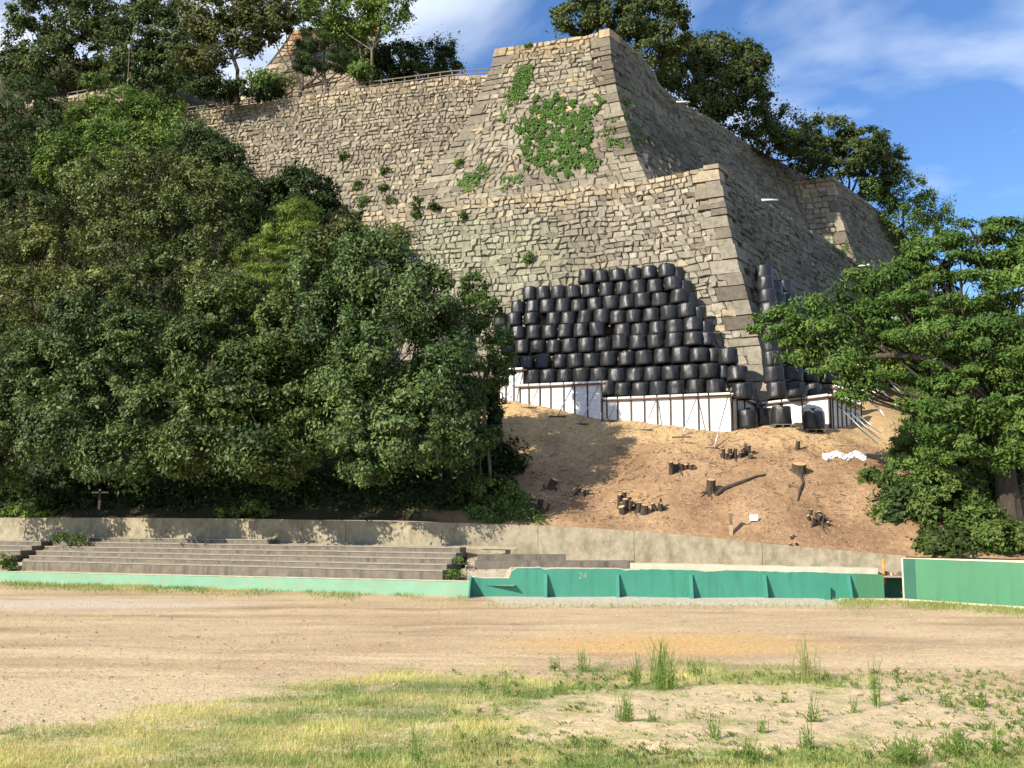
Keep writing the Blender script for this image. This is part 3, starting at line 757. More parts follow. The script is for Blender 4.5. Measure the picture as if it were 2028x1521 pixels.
# teal wall
tw = thing('teal_wall', 'teal painted wall with triangular buttresses and broken top edge', 'wall', (6, 45.8, 0))
d_t = (TW1 - TW0); Lt = np.linalg.norm(d_t); d_t = d_t / Lt; n_t = np.array([-d_t[1], d_t[0]])
topy = [(934, 1144), (960, 1146), (1008, 1146), (1013, 1132), (1022, 1126), (1070, 1125), (1078, 1129), (1090, 1127), (1220, 1127), (1240, 1130), (1290, 1128), (1380, 1130), (1400, 1133), (1450, 1130), (1520, 1132), (1560, 1134), (1600, 1133), (1660, 1136), (1695, 1137)]
topy_x = [a for a, b in topy]; topy_y = [b for a, b in topy]
pp = []; zz = []
for px in np.unique(np.concatenate([np.linspace(934, 1695, 130), topy_x])):
    r = ray(px, 1150)[:2]; A = np.array([[d_t[0], -r[0]], [d_t[1], -r[1]]]); s = np.linalg.solve(A, -TW0)[0]; q = TW0 + d_t * s
    py = np.interp(px, topy_x, topy_y) + 1.2 * nz(px * .09, 4); z = CAMZ + (P(px, py, q[1])[2] - CAMZ); pp.append(q); zz.append(z)
g = G(); strip_wall(g, pp, n_t * .3, zz, -.05); g.build('wall_body', M['teal'], tw)
g = G(); strip_wall(g, [q + n_t * .31 for q in pp], n_t * .12, [z + .035 + .03 * nz(i * .7, 1) for i, z in enumerate(zz)], .5); g.build('broken_top_edge', M['pale'], tw)
def buttress(px, wpx, zt, depth, m, base=0.0, nm='buttress', zlow=None):
    r = ray(px, 1150)[:2]; A = np.array([[d_t[0], -r[0]], [d_t[1], -r[1]]]); s = np.linalg.solve(A, -TW0)[0]; wd = wpx / F * 46
    def q(a, b, z): v = TW0 + d_t * (s + a) - n_t * b; return (v[0], v[1], z)
    zl = .04 if zlow is None else zlow
    td = .07 if zlow is None else depth
    g = G(); g.add([q(0, 0, -.05), q(wd, 0, -.05), q(wd, depth, -.05), q(0, depth, -.05), q(0, -.0, zt), q(wd, -.0, zt), q(wd, td, zt), q(0, td, zt)],
                   [(3, 2, 1, 0), (4, 7, 6, 5), (0, 4, 5, 1), (1, 5, 6, 2), (2, 6, 7, 3), (3, 7, 4, 0)])
    return g.build(nm, m, tw)
for px in (1077, 1219, 1364, 1510, 1676): buttress(px, 7, 1.08, .5, M['teal'])
buttress(1628, 13, .58, .25, M['teal'], zlow=1, nm='low_block')
# big end buttress with dark side
buttress(931, 3, .97, 1.15, M['teal'], nm='end_buttress')
# bay of fresher green at right end
r0_ = TW1; g = G(); strip_wall(g, [TW1 + d_t * .02, TW2], n_t * .3, [1.13, 1.1], -.05); g.build('green_bay', M['green'], tw)
# faint painted number
cu = bpy.data.curves.new('number', 'FONT'); cu.body = '24'; cu.size = .42; cu.extrude = .003
to = bpy.data.objects.new('tmp_number', cu); COL.objects.link(to); bpy.context.view_layer.update()
me = bpy.data.meshes.new_from_object(to.evaluated_get(bpy.context.evaluated_depsgraph_get())); bpy.data.objects.remove(to)
me.materials.clear(); me.materials.append(M['mint'])
no = bpy.data.objects.new('painted_number', me); COL.objects.link(no); no.parent = tw
q = P(1145, 1146, twd(1145)); no.location = (q[0] - 6, 0, q[2]); no.rotation_euler = (math.pi / 2, 0, math.atan2(d_t[1], d_t[0]))
yy = TW0 + d_t * ((q[0] - TW0[0]) / d_t[0]); no.location.y = yy[1] - 45.8 - .012
# recess wall with rubble
rc = thing('recess_wall', 'short dark green wall in the gap, rubble on top', 'wall', (at2(1768, 47.5), 47.5, 0))
g = G(); g.box(TW2[0] + .01, at2(1790, 47.4), 47.4, 47.8, -.05, 1.0); g.build('wall_body', M['darkgreen'], rc)
for i in range(9):
    g = G(); x = lerp(TW2[0] + .1, at2(1786, 47.4), i / 8); r = random.uniform(.09, .16)
    V_ = [(x + r * a * random.uniform(.7, 1.2), 47.55 + r * b * random.uniform(.7, 1.2), 1.0 + r * (.6 + c * random.uniform(.5, .8))) for a, b, c in ((-1, -1, -1), (1, -1, -1), (1, 1, -1), (-1, 1, -1), (-.7, -.7, .9), (.7, -.8, .7), (.8, .7, .8), (-.7, .8, 1))]
    g.hexa(V_, random.choice([(.4, .28, .18), (.16, .11, .08), (.5, .4, .3)])); g.build('rubble_stone', M['gravel'], rc)
# right green wall
RW0 = onz(1789, 1188)[:2]; RW1 = onz(2028, 1204)[:2]; d_r = (RW1 - RW0) / np.linalg.norm(RW1 - RW0); n_r = np.array([-d_r[1], d_r[0]]); Lr = np.linalg.norm(RW1 - RW0) + 5
gw = thing('green_wall', 'taller smooth green wall at the right edge with dark end strip', 'wall', (*RW0, 0))
g = G(); strip_wall(g, [RW0 + d_r * .01, RW0 + d_r * Lr], n_r * .25, [1.83, 1.95], -.05); g.build('wall_body', M['green'], gw)
g = G(); strip_wall(g, [RW0 + d_r * .1 - n_r * .012, RW0 + d_r * .62 - n_r * .012], n_r * .008, [1.815, 1.815], 0.0); g.build('end_strip', M['darkgreen'], gw)
g = G(); strip_wall(g, [RW0 - n_r * .02, RW0 + d_r * .07 - n_r * .02], n_r * .29, [1.84, 1.84], 0.0); g.build('end_post', M['pale'], gw)
g = G(); strip_wall(g, [RW0 + d_r * .08 - n_r * .02, RW0 + d_r * Lr - n_r * .02], n_r * .29, [1.865, 1.985], 1.835); g.build('coping', M['pale'], gw)
g = G(); strip_wall(g, [TW2 + np.array([-2, -.05]), RW0 - n_r * .1, RW0 + d_r * Lr - n_r * .1], n_r * -.12, [.07, .07, .07], -.05); g.build('foot_kerb', M['pale'], gw)
# orange marker pole
g = G(); p = P(1749, 1106, 47.3); g.tube([(p[0], 47.3, .6), (p[0], 47.3, p[2])], [.055, .05], 10); o = g.build('marker_pole', M['orange'], smooth=True); nlevel(o, 'orange pole standing behind the right end of the teal wall', 'pole')

# ------------------------------------------------------------------ bags
def bag_mesh(seed, dark=False):
    rnd = random.Random(seed); n = 28; prof = [(0, .47), (.03, .515), (.15, .53), (.38, .52), (.6, .515), (.84, .50), (.955, .48), (.99, .44), (.975, .25), (.99, .05)]
    ph = [rnd.uniform(0, 6.3) for _ in range(5)]; V = []; Fs = []
    folds = [(rnd.randint(6, 9), rnd.uniform(.018, .032)), (rnd.randint(13, 14), rnd.uniform(.010, .018))]
    lx = rnd.gauss(0, .03); ly = rnd.gauss(0, .03); sq = rnd.uniform(.93, 1.05)
    for z, r in prof:
        for k in range(n):
            a = 2 * math.pi * k / n
            rr = r * (1 + folds[0][1] * math.sin(folds[0][0] * a + ph[0] + z * 2) + folds[1][1] * math.sin(folds[1][0] * a + ph[1] - z * 3) * (1 + 2 * z) + .03 * math.sin(2 * a + ph[2]) + .018 * math.sin(3 * a + z * 4 + ph[3]))
            rr *= 1 + .09 * nz(math.cos(a) * 2, math.sin(a) * 2, z * 4 + seed)
            V.append((math.cos(a) * rr * 1.02 + lx * z, math.sin(a) * rr + ly * z, z * sq + .02 * nz(math.cos(a) * 2, math.sin(a) * 2, seed + 9) * (z > .5)))
    m = len(prof)
    for i in range(m - 1):
        for k in range(n): Fs.append((i * n + k, i * n + (k + 1) % n, (i + 1) * n + (k + 1) % n, (i + 1) * n + k))
    Fs.append(tuple(range((m - 1) * n, m * n)))
    me = bpy.data.meshes.new('bag_body'); me.from_pydata(V, [], Fs); me.polygons.foreach_set('use_smooth', [True] * len(me.polygons)); me.materials.append(M['plastic'])
    return me
def neck_mesh(seed):
    rnd = random.Random(seed); g = G(); z = .95
    n = 9; V = []; Fs = []
    for (h, r) in ((0, .12), (.05, .05), (.12, .14)):
        for k in range(n): a = 2 * math.pi * k / n; q = r * rnd.uniform(.7, 1.3); V.append((math.cos(a) * q, math.sin(a) * q, z + h + rnd.uniform(-.01, .02)))
    for i in range(2):
        for k in range(n): Fs.append((i * n + k, i * n + (k + 1) % n, (i + 1) * n + (k + 1) % n, (i + 1) * n + k))
    me = bpy.data.meshes.new('tied_neck'); me.from_pydata(V, [], Fs); me.materials.append(M['plastic']); return me
BM = [bag_mesh(i) for i in range(8)]; NM = [neck_mesh(i) for i in range(3)]
ORD = ['first', 'second', 'third', 'fourth', 'fifth', 'sixth', 'seventh', 'eighth', 'ninth', 'tenth', 'eleventh', 'twelfth', 'thirteenth', 'fourteenth']
def bag(loc, wd, label, group, ht=None):
    o = bpy.data.objects.new('sandbag', random.choice(BM)); COL.objects.link(o); o.location = tuple(loc); s = wd / 1.03
    o.scale = (s * random.uniform(.97, 1.04), s * random.uniform(.97, 1.04), (ht or wd * .98) * random.uniform(.96, 1.04)); o.rotation_euler = (random.gauss(0, .022), random.gauss(0, .022), random.uniform(0, 6.3))
    nlevel(o, label, 'bag', group)
    k = bpy.data.objects.new('tied_neck', random.choice(NM)); COL.objects.link(k); k.parent = o
    return o
def c1(x, y): return 900 + x * .29586, 480 + y * .29586
rows = [
 (0, [(880, 235), (985, 230), (1090, 222), (1200, 216), (1305, 207), (1420, 195)]),
 (1, [(505, 350), (600, 345), (700, 340), (800, 336), (910, 330), (1020, 324), (1130, 317), (1235, 308), (1345, 302), (1465, 280)]),
 (2, [(430, 440), (525, 436), (625, 437), (730, 434), (835, 428), (945, 420), (1050, 412), (1155, 405), (1265, 396), (1380, 388), (1505, 368)]),
 (3, [(315, 522), (405, 520), (520, 512), (665, 520), (765, 515), (875, 510), (990, 505), (1095, 508), (1205, 500), (1325, 490), (1440, 480), (1555, 462)]),
 (4, [(335, 612), (430, 610), (535, 607), (640, 604), (745, 598), (850, 595), (965, 588), (1130, 600), (1245, 594), (1360, 582), (1475, 570), (1595, 555)]),
 (5, [(360, 710), (455, 706), (560, 704), (670, 704), (775, 698), (885, 694), (1000, 688), (1115, 672), (1235, 672), (1350, 668), (1470, 662), (1600, 648)]),
 (6, [(400, 810), (490, 808), (595, 806), (705, 800), (815, 798), (925, 792), (1035, 786), (1155, 782), (1275, 776), (1395, 770), (1515, 764), (1640, 758), (1832, 770)]),
 (7, [(430, 905), (530, 908), (635, 898), (745, 895), (855, 896), (970, 890), (1090, 896), (1210, 893), (1330, 888), (1455, 880), (1580, 874), (1705, 868), (1888, 880)]),
 (8, [(800, 1000), (910, 1000), (1020, 985), (1130, 990), (1250, 988), (1370, 984), (1490, 978), (1620, 972), (1750, 970), (1930, 1000)])]
offs = [.75, 1.05, 1.35, 1.65, 1.95, 2.3, 2.65, 3.0, 3.3]
for r, lst in rows:
    for i, (x, y) in enumerate(lst):
        px, py = c1(x, y)
        s_, z_, p_ = F1.hit(px, py)
        # centre of the bag on the plane pushed out from the wall
        F_ = Face(F1.C + N1 * offs[r], A2, N1, Z1, pr1); s_, z_, p_ = F_.hit(px, py)
        wd = 1.10 + .012 * i + (.05 if r > 6 else 0)
        wn = 'far right' if i == len(lst) - 1 and r >= 6 else None
        bag((p_[0], p_[1], p_[2] - .50), wd, f'black bag {ORD[i]} from left in {ORD[r]} row from top of the main pile', 'black bags stacked against the front wall', 1.03)
# second layer visible behind the right ends
for r, (x, y) in enumerate([(1488, 215), (1535, 300), (1580, 385), (1628, 480), (1672, 575), (1690, 650), (1735, 760), (1800, 870)]):
    px, py = c1(x, y); F_ = Face(F1.C + N1 * (offs[r] - .55), A2, N1, Z1, pr1); s_, z_, p_ = F_.hit(px, py)
    bag((p_[0], p_[1], p_[2] - .5), 1.08, f'half hidden black bag behind the right end of {ORD[r]} row from top', 'black bags tucked behind the front pile', 1.0)
# right-face pile
def c2(x, y): return 1400 + x * .30966, 480 + y * .30966
cols2 = [[(365, 195), (372, 272), (385, 350), (395, 430), (402, 510), (405, 590), (408, 670), (415, 750), (428, 850), (442, 950)],
         [(430, 300), (450, 380), (475, 450), (500, 520), (520, 600), (530, 670), (545, 750), (552, 845), (562, 945)],
         [(490, 290), (520, 370), (545, 440), (570, 510), (600, 590), (625, 670), (640, 750), (660, 850), (680, 945)],
         [(560, 390), (600, 460), (640, 530), (680, 610), (710, 690), (740, 770), (770, 860)]]
cn_ = ['nearest', 'second', 'third', 'farthest']
for ci, col in enumerate(cols2):
    for k, (x, y) in enumerate(col):
        px, py = c2(x, y); F_ = Face(F1R.C + nR * (.8 + .0 * ci + .12 * k), bR, nR, Z1, pr1); s_, z_, p_ = F_.hit(px, py)
        if p_[1] > 85: continue
        wd = 1.18
        bag((p_[0], p_[1], p_[2] - .5), wd, f'black bag {ORD[k]} from top in {cn_[ci]} column of the shaded right pile', 'black bags stacked against the shaded side wall', 1.05)
# ground bags
GB = []
for (x, y, dd, lab) in [(265, 1178, 0, 'large black bag on the ground beside the dark end of the white barrier'), (372, 1168, .6, 'narrow black bag wedged between two ground bags'),
                        (476, 1178, 0, 'creased black bag on the left pallet board on the ground'), (685, 1195, 0, 'lone pointed black bag on its own pallet in front of white panel')]:
    px, py = c2(x, y); p_ = on_hill(px, py + 2); GB.append(p_)
    bag((p_[0], p_[1] + dd, p_[2] + (.08 if x > 400 else -.02)), 1.22 if x != 372 else .95, lab, 'black bags standing on the ground', 1.25)
for i in (2, 3):
    p_ = GB[i]; t = thing('pallet', ['', '', 'grey flat pallet under the creased bag', 'grey flat pallet under the lone pointed bag'][i], 'pallet', p_)
    for k in range(5): g = G(); g.box(p_[0] - .65, p_[0] + .65, p_[1] - .6 + k * .25, p_[1] - .4 + k * .25, p_[2] + .04, p_[2] + .085); g.build('slat', M['galv'], t)
    for k in range(3): g = G(); g.box(p_[0] - .6 + k * .52, p_[0] - .5 + k * .52, p_[1] - .58, p_[1] + .62, p_[2] - .08, p_[2] + .038); g.build('bearer', M['wood'], t)

# ------------------------------------------------------------------ white barriers
def barrier(label, tops, bots, posts_px, Dl, Dr, braces=(), rail=True, posts_side=None):
    """tops/bots: [(px,py),(px,py)] at left/right, depth Dl..Dr"""
    (xa, ya), (xb, yb) = tops; (_, ba), (_, bb) = bots
    TL, TRt = P(xa, ya, Dl), P(xb, yb, Dr); BL, BR = P(xa, ba, Dl), P(xb, bb, Dr)
    t = thing('panel_barrier', label, 'barrier', (BL + BR) / 2)
    d = np.array([TRt[0] - TL[0], TRt[1] - TL[1]]); L = np.linalg.norm(d); d /= L; nn = np.array([d[1], -d[0]])
    def pos(px):   # param along
        r = ray(px, 900)[:2]; A = np.array([[d[0], -r[0]], [d[1], -r[1]]]); return float(np.linalg.solve(A, -TL[:2])[0])
    def q(s, o, z): v = TL[:2] + d * s + nn * o; return (v[0], v[1], z)
    zt = lambda s: lerp(TL[2], TRt[2], s / L); zb = lambda s: lerp(BL[2], BR[2], s / L) - .35
    S = [0.0] + [pos(p) for p in posts_px if 0.15 < pos(p) < L - .15] + [L]
    for a, b in zip(S[:-1], S[1:]):
        nb = max(1, int(round((zt(a) - zb(a)) / .6)))
        nb = min(nb, 4)
        for k in range(nb):
            z0a, z1a = lerp(zb(a), zt(a), k / nb), lerp(zb(a), zt(a), (k + 1) / nb) - .012; z0b, z1b = lerp(zb(b), zt(b), k / nb), lerp(zb(b), zt(b), (k + 1) / nb) - .012
            g = G(); g.hexa([q(a + .04, 0, z0a), q(b - .04, 0, z0b), q(b - .04, -.06, z0b), q(a + .04, -.06, z0a), q(a + .04, 0, z1a), q(b - .04, 0, z1b), q(b - .04, -.06, z1b), q(a + .04, -.06, z1a)]); g.build('panel', M['white'], t)
    for s in S:
        g = G(); g.hexa([q(s - .045, .06, zb(s) - .2), q(s + .045, .06, zb(s) - .2), q(s + .045, -.1, zb(s) - .2), q(s - .045, -.1, zb(s) - .2), q(s - .045, .06, zt(s)), q(s + .045, .06, zt(s)), q(s + .045, -.1, zt(s)), q(s - .045, -.1, zt(s))]); g.build('post', M['steel'], t)
    if rail:
        g = G(); g.tube([q(-.3, .12, zt(0) - .02), q(L + .3, .12, zt(L) - .02)], [.065, .065], 8); g.build('rail', M['rust'], t, smooth=True)
        for a, b in zip(S[:-1], S[1:]):
            g = G(); g.bar(q(a + .05, .0, zt(a) + .10), q(b - .05, 0, zt(b) + .10), .22, .14); g.build('cap_board', M['white'], t)
    for (x0, y0, x1, y1, fw) in braces:
        s = pos(x0); tp_ = q(s, .15, zt(s) - .12)
        ft = on_hill(x1, y1)
        g = G(); g.tube([tp_, (ft[0], ft[1], ft[2] + .05)], [.035, .035], 6); br = g.build('brace', M['galv'], t, smooth=True)
        g = G(); g.bar((ft[0] - fw, ft[1] + .1, ft[2] + .03), (ft[0] + fw, ft[1] - .1, ft[2] + .03), .12, .07); g.build('foot_bar', M['steel'], br)
    return t, q, L, zt, zb
def X1(*a): return [c1(x, 0)[0] for x in a]
def br(*l): return [(*c1(a, b), *c1(c, d), .55) for a, b, c, d in l]
barrier('small leftmost white barrier step beside the leafy tree', (c1(300, 862), c1(462, 855)), (c1(300, 1010), c1(462, 1045)), X1(345, 398), 68.3, 67.6, br((450, 850, 320, 1083)))
barrier('middle white panel barrier with tree shadow across it', (c1(440, 968), c1(985, 945)), (c1(440, 1050), c1(985, 1150)), X1(500, 575, 647, 735, 808, 895), 67.6, 65.6, br((570, 960, 495, 1108), (800, 960, 690, 1172), (975, 950, 840, 1215)))
barrier('long bright white panel barrier in front of the main pile', (c1(975, 1058), c1(1850, 1022)), (c1(975, 1150), c1(1850, 1245)), X1(1025, 1097, 1187, 1277, 1363, 1452, 1540, 1640, 1710), 65.9, 63.9, br((1090, 1060, 1030, 1192), (1360, 1050, 1268, 1258), (1630, 1050, 1520, 1312), (1840, 1040, 1740, 1375)))
def c2l(*a): return [c2(x, 0)[0] for x in a]
barrier('dark return side of the white barrier beside the stone corner', (c1(1856, 1026), c1(2010, 1085)), (c1(1856, 1245), c1(2010, 1215)), X1(1900, 1950), 63.95, 66.5, [])
barrier('right white panel barrier behind the ground bags', (c2(350, 1040), c2(778, 985)), (c2(350, 1180), c2(778, 1200)), c2l(490, 620), 66.0, 64.2, [])
def br2(*l): return [(*c2(a, b), *c2(c, d), .0) for a, b, c, d in l]
barrier('shaded side panels braced by slanting poles on the right slope', (c2(786, 988), c2(985, 1058)), (c2(786, 1200), c2(985, 1200)), c2l(815, 845, 872, 900, 930, 958), 64.3, 68.0, [], True)
barrier('white panel step seen through the foliage above the braces', (c2(800, 925), c2(985, 960)), (c2(800, 1010), c2(985, 1050)), c2l(870, 930), 69.5, 69.0, [])
barrier('upper white panel step partly hidden by the leafy branch', (c2(960, 790), c2(1095, 810)), (c2(960, 940), c2(1095, 930)), c2l(1030), 73.0, 72.0, [])
bp = thing('brace_set', 'row of slanting steel poles propping the right side barrier', 'braces', P(1700, 860, 63))
for (x0, y0, x1, y1) in ((790, 1000, 1090, 1290), (830, 1010, 1108, 1255), (880, 1030, 1110, 1210), (985, 955, 1135, 1090), (1010, 960, 1140, 1110), (1060, 900, 1235, 1050), (1075, 905, 1240, 1070), (1100, 825, 1300, 1015), (1110, 820, 1210, 915)):
    ft = on_hill(*c2(x1, y1)); a = P(*c2(x0, y0), ft[1] + 3.2); g = G(); g.tube([a, ft], [.04, .04], 6); g.build('brace', M['galv'], bp, smooth=True)

# ------------------------------------------------------------------ stumps, signs
def stem(parent, base, top, r, cutm=True, n=10, nm='stem'):
    g = G(); b = Vector(base); t_ = Vector(top); pts = [b, b.lerp(t_, .25), b.lerp(t_, .6), t_]
    g.tube(pts, [r * 1.35, r * 1.08, r, r * .95], n, cap=False, wob=.16); s = g.build(nm, M['bark'], parent)
    d = (t_ - b).normalized(); u = d.cross(Vector((1, 0.2, 0))).normalized(); v = d.cross(u); g = G()
    c = t_ - d * .01; V_ = [c + (u * math.cos(k * 6.283 / n) + v * math.sin(k * 6.283 / n)) * r * .93 for k in range(n)] + [c + d * .012]
    g.add(V_, [(k, (k + 1) % n, n) for k in range(n)]); g.build('cut_face', M['cut'], s)
def cluster(px, py, label, specs, roots=0):
    p = on_hill(px, py); t = thing('tree_stump', label, 'tree stump', p)
    for dx, dy, h, r, lx in specs:
        x = p[0] + dx; y = p[1] + dy; z = tz(x, y) + bump_h(x, y)
        stem(t, (x, y, z - .15), (x + lx, y - .1 - .28 * h, z + h), r)
    for k in range(roots):
        a = random.uniform(math.pi * .95, math.pi * 2.05); L = random.uniform(.4, .9); g = G(); pts = []
        for i in range(5):
            x = p[0] + math.cos(a) * L * i / 4 + random.gauss(0, .03); y = p[1] + math.sin(a) * L * i / 4; pts.append((x, y, tz(x, y) + bump_h(x, y) + .04 * (4 - i) / 4 + .02))
        g.tube(pts, [.09, .06, .05, .035, .015], 6); g.build('root', M['bark'], t)
rs = random.Random(9)
def many(n, sx, h0, h1, r0, r1): return [(rs.uniform(-sx, sx), rs.uniform(-.35, .35), rs.uniform(h0, h1), rs.uniform(r0, r1), rs.gauss(0, .12)) for _ in range(n)]
cluster(1090, 965, 'tilted stump with pale sawn end at the edge of tree shade', [(0, 0, .45, .24, .25)] + many(3, .4, .1, .25, .05, .08), 3)
cluster(1066, 1006, 'bunch of thin sawn stems near the weeds on the retaining wall', many(8, .5, .35, .65, .06, .12), 2)
cluster(1150, 975, 'small dark knotty stump left of the middle slope', many(8, .35, .15, .4, .05, .1), 3)
cluster(1252, 1005, 'large multi stemmed stump with round sawn ends low on slope', many(9, .7, .25, .75, .09, .17) + [(.55, -.5, .45, .2, .05), (-.55, -.4, .3, .19, -.1)], 3)
cluster(1303, 1002, 'small double stump right of the large multi stemmed stump', many(5, .28, .2, .55, .06, .1) + [(.1, -.3, .4, .1, 0)], 1)
cluster(1348, 930, 'row of upright dark cut stems in the middle of slope', [(-.55 + .17 * k, rs.uniform(-.15, .15), rs.uniform(.25, .65) - .03 * k, rs.uniform(.08, .15), rs.gauss(-.05, .06)) for k in range(9)], 2)
cluster(1407, 968, 'single upright stump with flat pale top beside a long root', [(0, 0, .62, .25, .0)], 5)
cluster(1455, 903, 'wide ragged stump clump below the barrier end', many(14, .85, .2, .6, .07, .14), 4)
cluster(1581, 932, 'broad low stump with white sawn top and green sprout', [(0, 0, .5, .42, 0)], 6)
cluster(1579, 888, 'short grey post stump just below the ground bags', [(0, 0, .5, .13, 0)], 0)
cluster(1625, 1035, 'burnt orange and black split stump low on the right slope', many(13, .65, .12, .5, .06, .12), 4)
cluster(1573, 1072, 'tiny stump remnant just above the retaining wall', many(4, .2, .08, .2, .04, .07), 0)
def ground_tube(pxs, rads, name, label, cat):
    pts = []
    for px, py in pxs: p = on_hill(px, py); pts.append((p[0], p[1], p[2] + .05))
    g = G(); g.tube(pts, rads, 8, wob=.2); nlevel(g.build(name, M['bark'], smooth=False), label, cat)
ground_tube([(1418, 980), (1432, 970), (1452, 963), (1475, 955), (1498, 946), (1517, 940)], [.12, .14, .12, .11, .08, .04], 'fallen_branch', 'long dark curved branch lying on slope right of upright stump', 'branch')
ground_tube([(1584, 935), (1586, 945), (1591, 958), (1585, 972), (1580, 990)], [.08, .09, .07, .09, .04], 'exposed_root', 'dark exposed root running down from the broad low stump', 'root')
# white tarp
g = G(); rr = random.Random(4); Vt = []; nx2, ny2 = 22, 6
for j in range(ny2):
    for i in range(nx2):
        p = on_hill(1628 + 88 * i / (nx2 - 1), 909 - 12 * j / (ny2 - 1) + 3 * math.sin(i * .7)); Vt.append((p[0], p[1] + rr.uniform(-.1, .1), p[2] + .04 + rr.uniform(0, .08) * (0 < j < ny2 - 1)))
g.add(Vt, [(j * nx2 + i, j * nx2 + i + 1, (j + 1) * nx2 + i + 1, (j + 1) * nx2 + i) for j in range(ny2 - 1) for i in range(nx2 - 1)])
nlevel(g.build('crumpled_tarp', M['white']), 'crumpled white sheeting lying flat on the slope below the braces', 'tarp')
# signs
p = on_hill(1448, 1056); t = thing('wooden_sign_post', 'square wooden post with thin side arm on the brown slope', 'sign post', p)
g = G(); g.box(p[0] - .08, p[0] + .08, p[1] - .08, p[1] + .08, p[2] - .2, p[2] + .5); g.build('lower_post', M['woodlight'], t)
g = G(); g.box(p[0] - .075, p[0] + .075, p[1] - .075, p[1] + .075, p[2] + .503, p[2] + 1.1); g.build('upper_post', M['wood'], t)
g = G(); g.box(p[0] - .09, p[0] + .09, p[1] - .09, p[1] + .09, p[2] + 1.103, p[2] + 1.17); g.build('post_cap', M['woodlight'], t)
g = G(); g.box(p[0] + .078, p[0] + .55, p[1] - .02, p[1] + .02, p[2] + .97, p[2] + 1.03); g.build('arm', M['galv'], t)
p = on_hill(1493, 1036); t = thing('notice_board', 'small white rectangular notice on a low stake', 'notice', p)
g = G(); g.box(p[0] - .22, p[0] + .22, p[1] - .02, p[1], p[2] + .12, p[2] + .44); g.build('board', M['white'], t)
for sx in (-.15, .15): g = G(); g.box(p[0] + sx - .015, p[0] + sx + .015, p[1] + .002, p[1] + .03, p[2] - .1, p[2] + .4); g.build('stake', M['wood'], t)
p = P(196, 1022, 63.6); zt_ = tz(p[0], p[1]); p[2] = max(p[2], zt_) - .05; t = thing('direction_sign', 'dark wooden direction post with two small arms above the left steps', 'sign post', p)
g = G(); g.box(p[0] - .07, p[0] + .07, p[1] - .07, p[1] + .07, p[2] - .3, p[2] + .62); g.build('lower_post', M['woodlight'], t)
g = G(); g.box(p[0] - .065, p[0] + .065, p[1] - .065, p[1] + .065, p[2] + .622, p[2] + 1.32); g.build('upper_post', M['steel'], t)
for sx in (-1, 1):
    g = G(); x0, x1 = sorted((p[0] + sx * .08, p[0] + sx * .52)); g.box(x0, x1, p[1] - .03, p[1] + .03, p[2] + 1.02, p[2] + 1.16); a = g.build('sign_arm', M['steel'], t)
    for k in range(5):
        g = G(); xx = lerp(x0 + .05, x1 - .05, k / 4); g.box(xx - .03, xx + .025, p[1] - .034, p[1] - .031, p[2] + 1.06, p[2] + 1.12); g.build('lettering', M['white'], a)
g = G(); g.box(p[0] - .06, p[0] + .06, p[1] - .07, p[1] - .067, p[2] + 1.2, p[2] + 1.28); g.build('number_plate', M['white'], t)

# ------------------------------------------------------------------ railings and lamp on the ramparts
def railing(F_, pxs, ztf, label, rails=(.95, .55), back=.6, step=None, h=1.0, mid=None):
    sa = F_.hit(pxs[0], 150)[0]; sb = F_.hit(pxs[1], 150)[0]
    def hs(px, D0=90):
        r = ray(px, 180)[:2]; A = np.array([[F_.d[0], -r[0]], [F_.d[1], -r[1]]]); return float(np.linalg.solve(A, -(F_.C - F_.n * back))[0])
    a, b = sorted((hs(pxs[0]), hs(pxs[1]))); n = int((b - a) / 1.22)
    t = thing('wooden_railing', label, 'railing', ffar(F_, (a + b) / 2, ztf((a + b) / 2), back))
    pts = []
    for i in range(n + 1):
        s = lerp(a, b, i / n); q = F_.C + F_.d * s - F_.n * back; z = ztf(s) - .15; pts.append((q[0], q[1], z))
        g = G(); g.box(q[0] - .06, q[0] + .06, q[1] - .06, q[1] + .06, z - .2, z + h + random.uniform(-.02, .03)); g.build('post', M['wood'], t)
    for i in range(n):
        for k, rz in enumerate(rails):
            g = G(); g.bar((pts[i][0], pts[i][1] - .08 - .001 * (i % 2), pts[i][2] + rz), (pts[i + 1][0], pts[i + 1][1] - .08 - .001 * (i % 2), pts[i + 1][2] + rz), .05, .09); g.build('rail', M['wood'], t)
railing(F3, (352, 968), ztF3, 'long low wooden railing along the top of the left rampart')
railing(F5, (135, 250), zt5, 'short piece of wooden railing at far left between trees')
railing(F2, (1036, 1155), ztF2, 'low rail just above the bastion top edge', back=1.6, h=.8, rails=(.75, .45))
lp = P(253, 172, 104); t = thing('lamp_post', 'slim dark lamp post with round head among the left trees', 'lamp post', (lp[0], lp[1], lp[2] - 1))
g = G(); g.tube([(lp[0], lp[1], lp[2] - 1), (lp[0], lp[1], lp[2] + 4.2)], [.08, .05], 8); g.build('pole', M['steel'], t)
g = G(); g.tube([(lp[0], lp[1], lp[2] + 4.21), (lp[0], lp[1], lp[2] + 4.35), (lp[0], lp[1], lp[2] + 4.7), (lp[0], lp[1], lp[2] + 4.8)], [.12, .2, .26, .06], 10); g.build('lamp_head', M['galv'], t)
for px, py, L, F_, lab in ((1506, 399, 35, F1R, 'white pipe jutting from the shaded side wall near its top'), (1338, 205, 28, F2R, 'white pipe jutting from the top of the upper rampart'), ):
    p = F_.hit(px, py)[2]; g = G(); e = P(px + L, py - 3, p[1] - .3); g.tube([(p[0], p[1] - .4, p[2]), tuple(e)], [.09, .09], 8); nlevel(g.build('drain_pipe', M['white'], smooth=True), lab, 'pipe')
g = G(); a = P(1700, 527, 98); b = P(1722, 524, 97.5); g.bar(a, b, .25, .12); nlevel(g.build('white_board', M['white']), 'white board at the far end of the lower rampart', 'board')

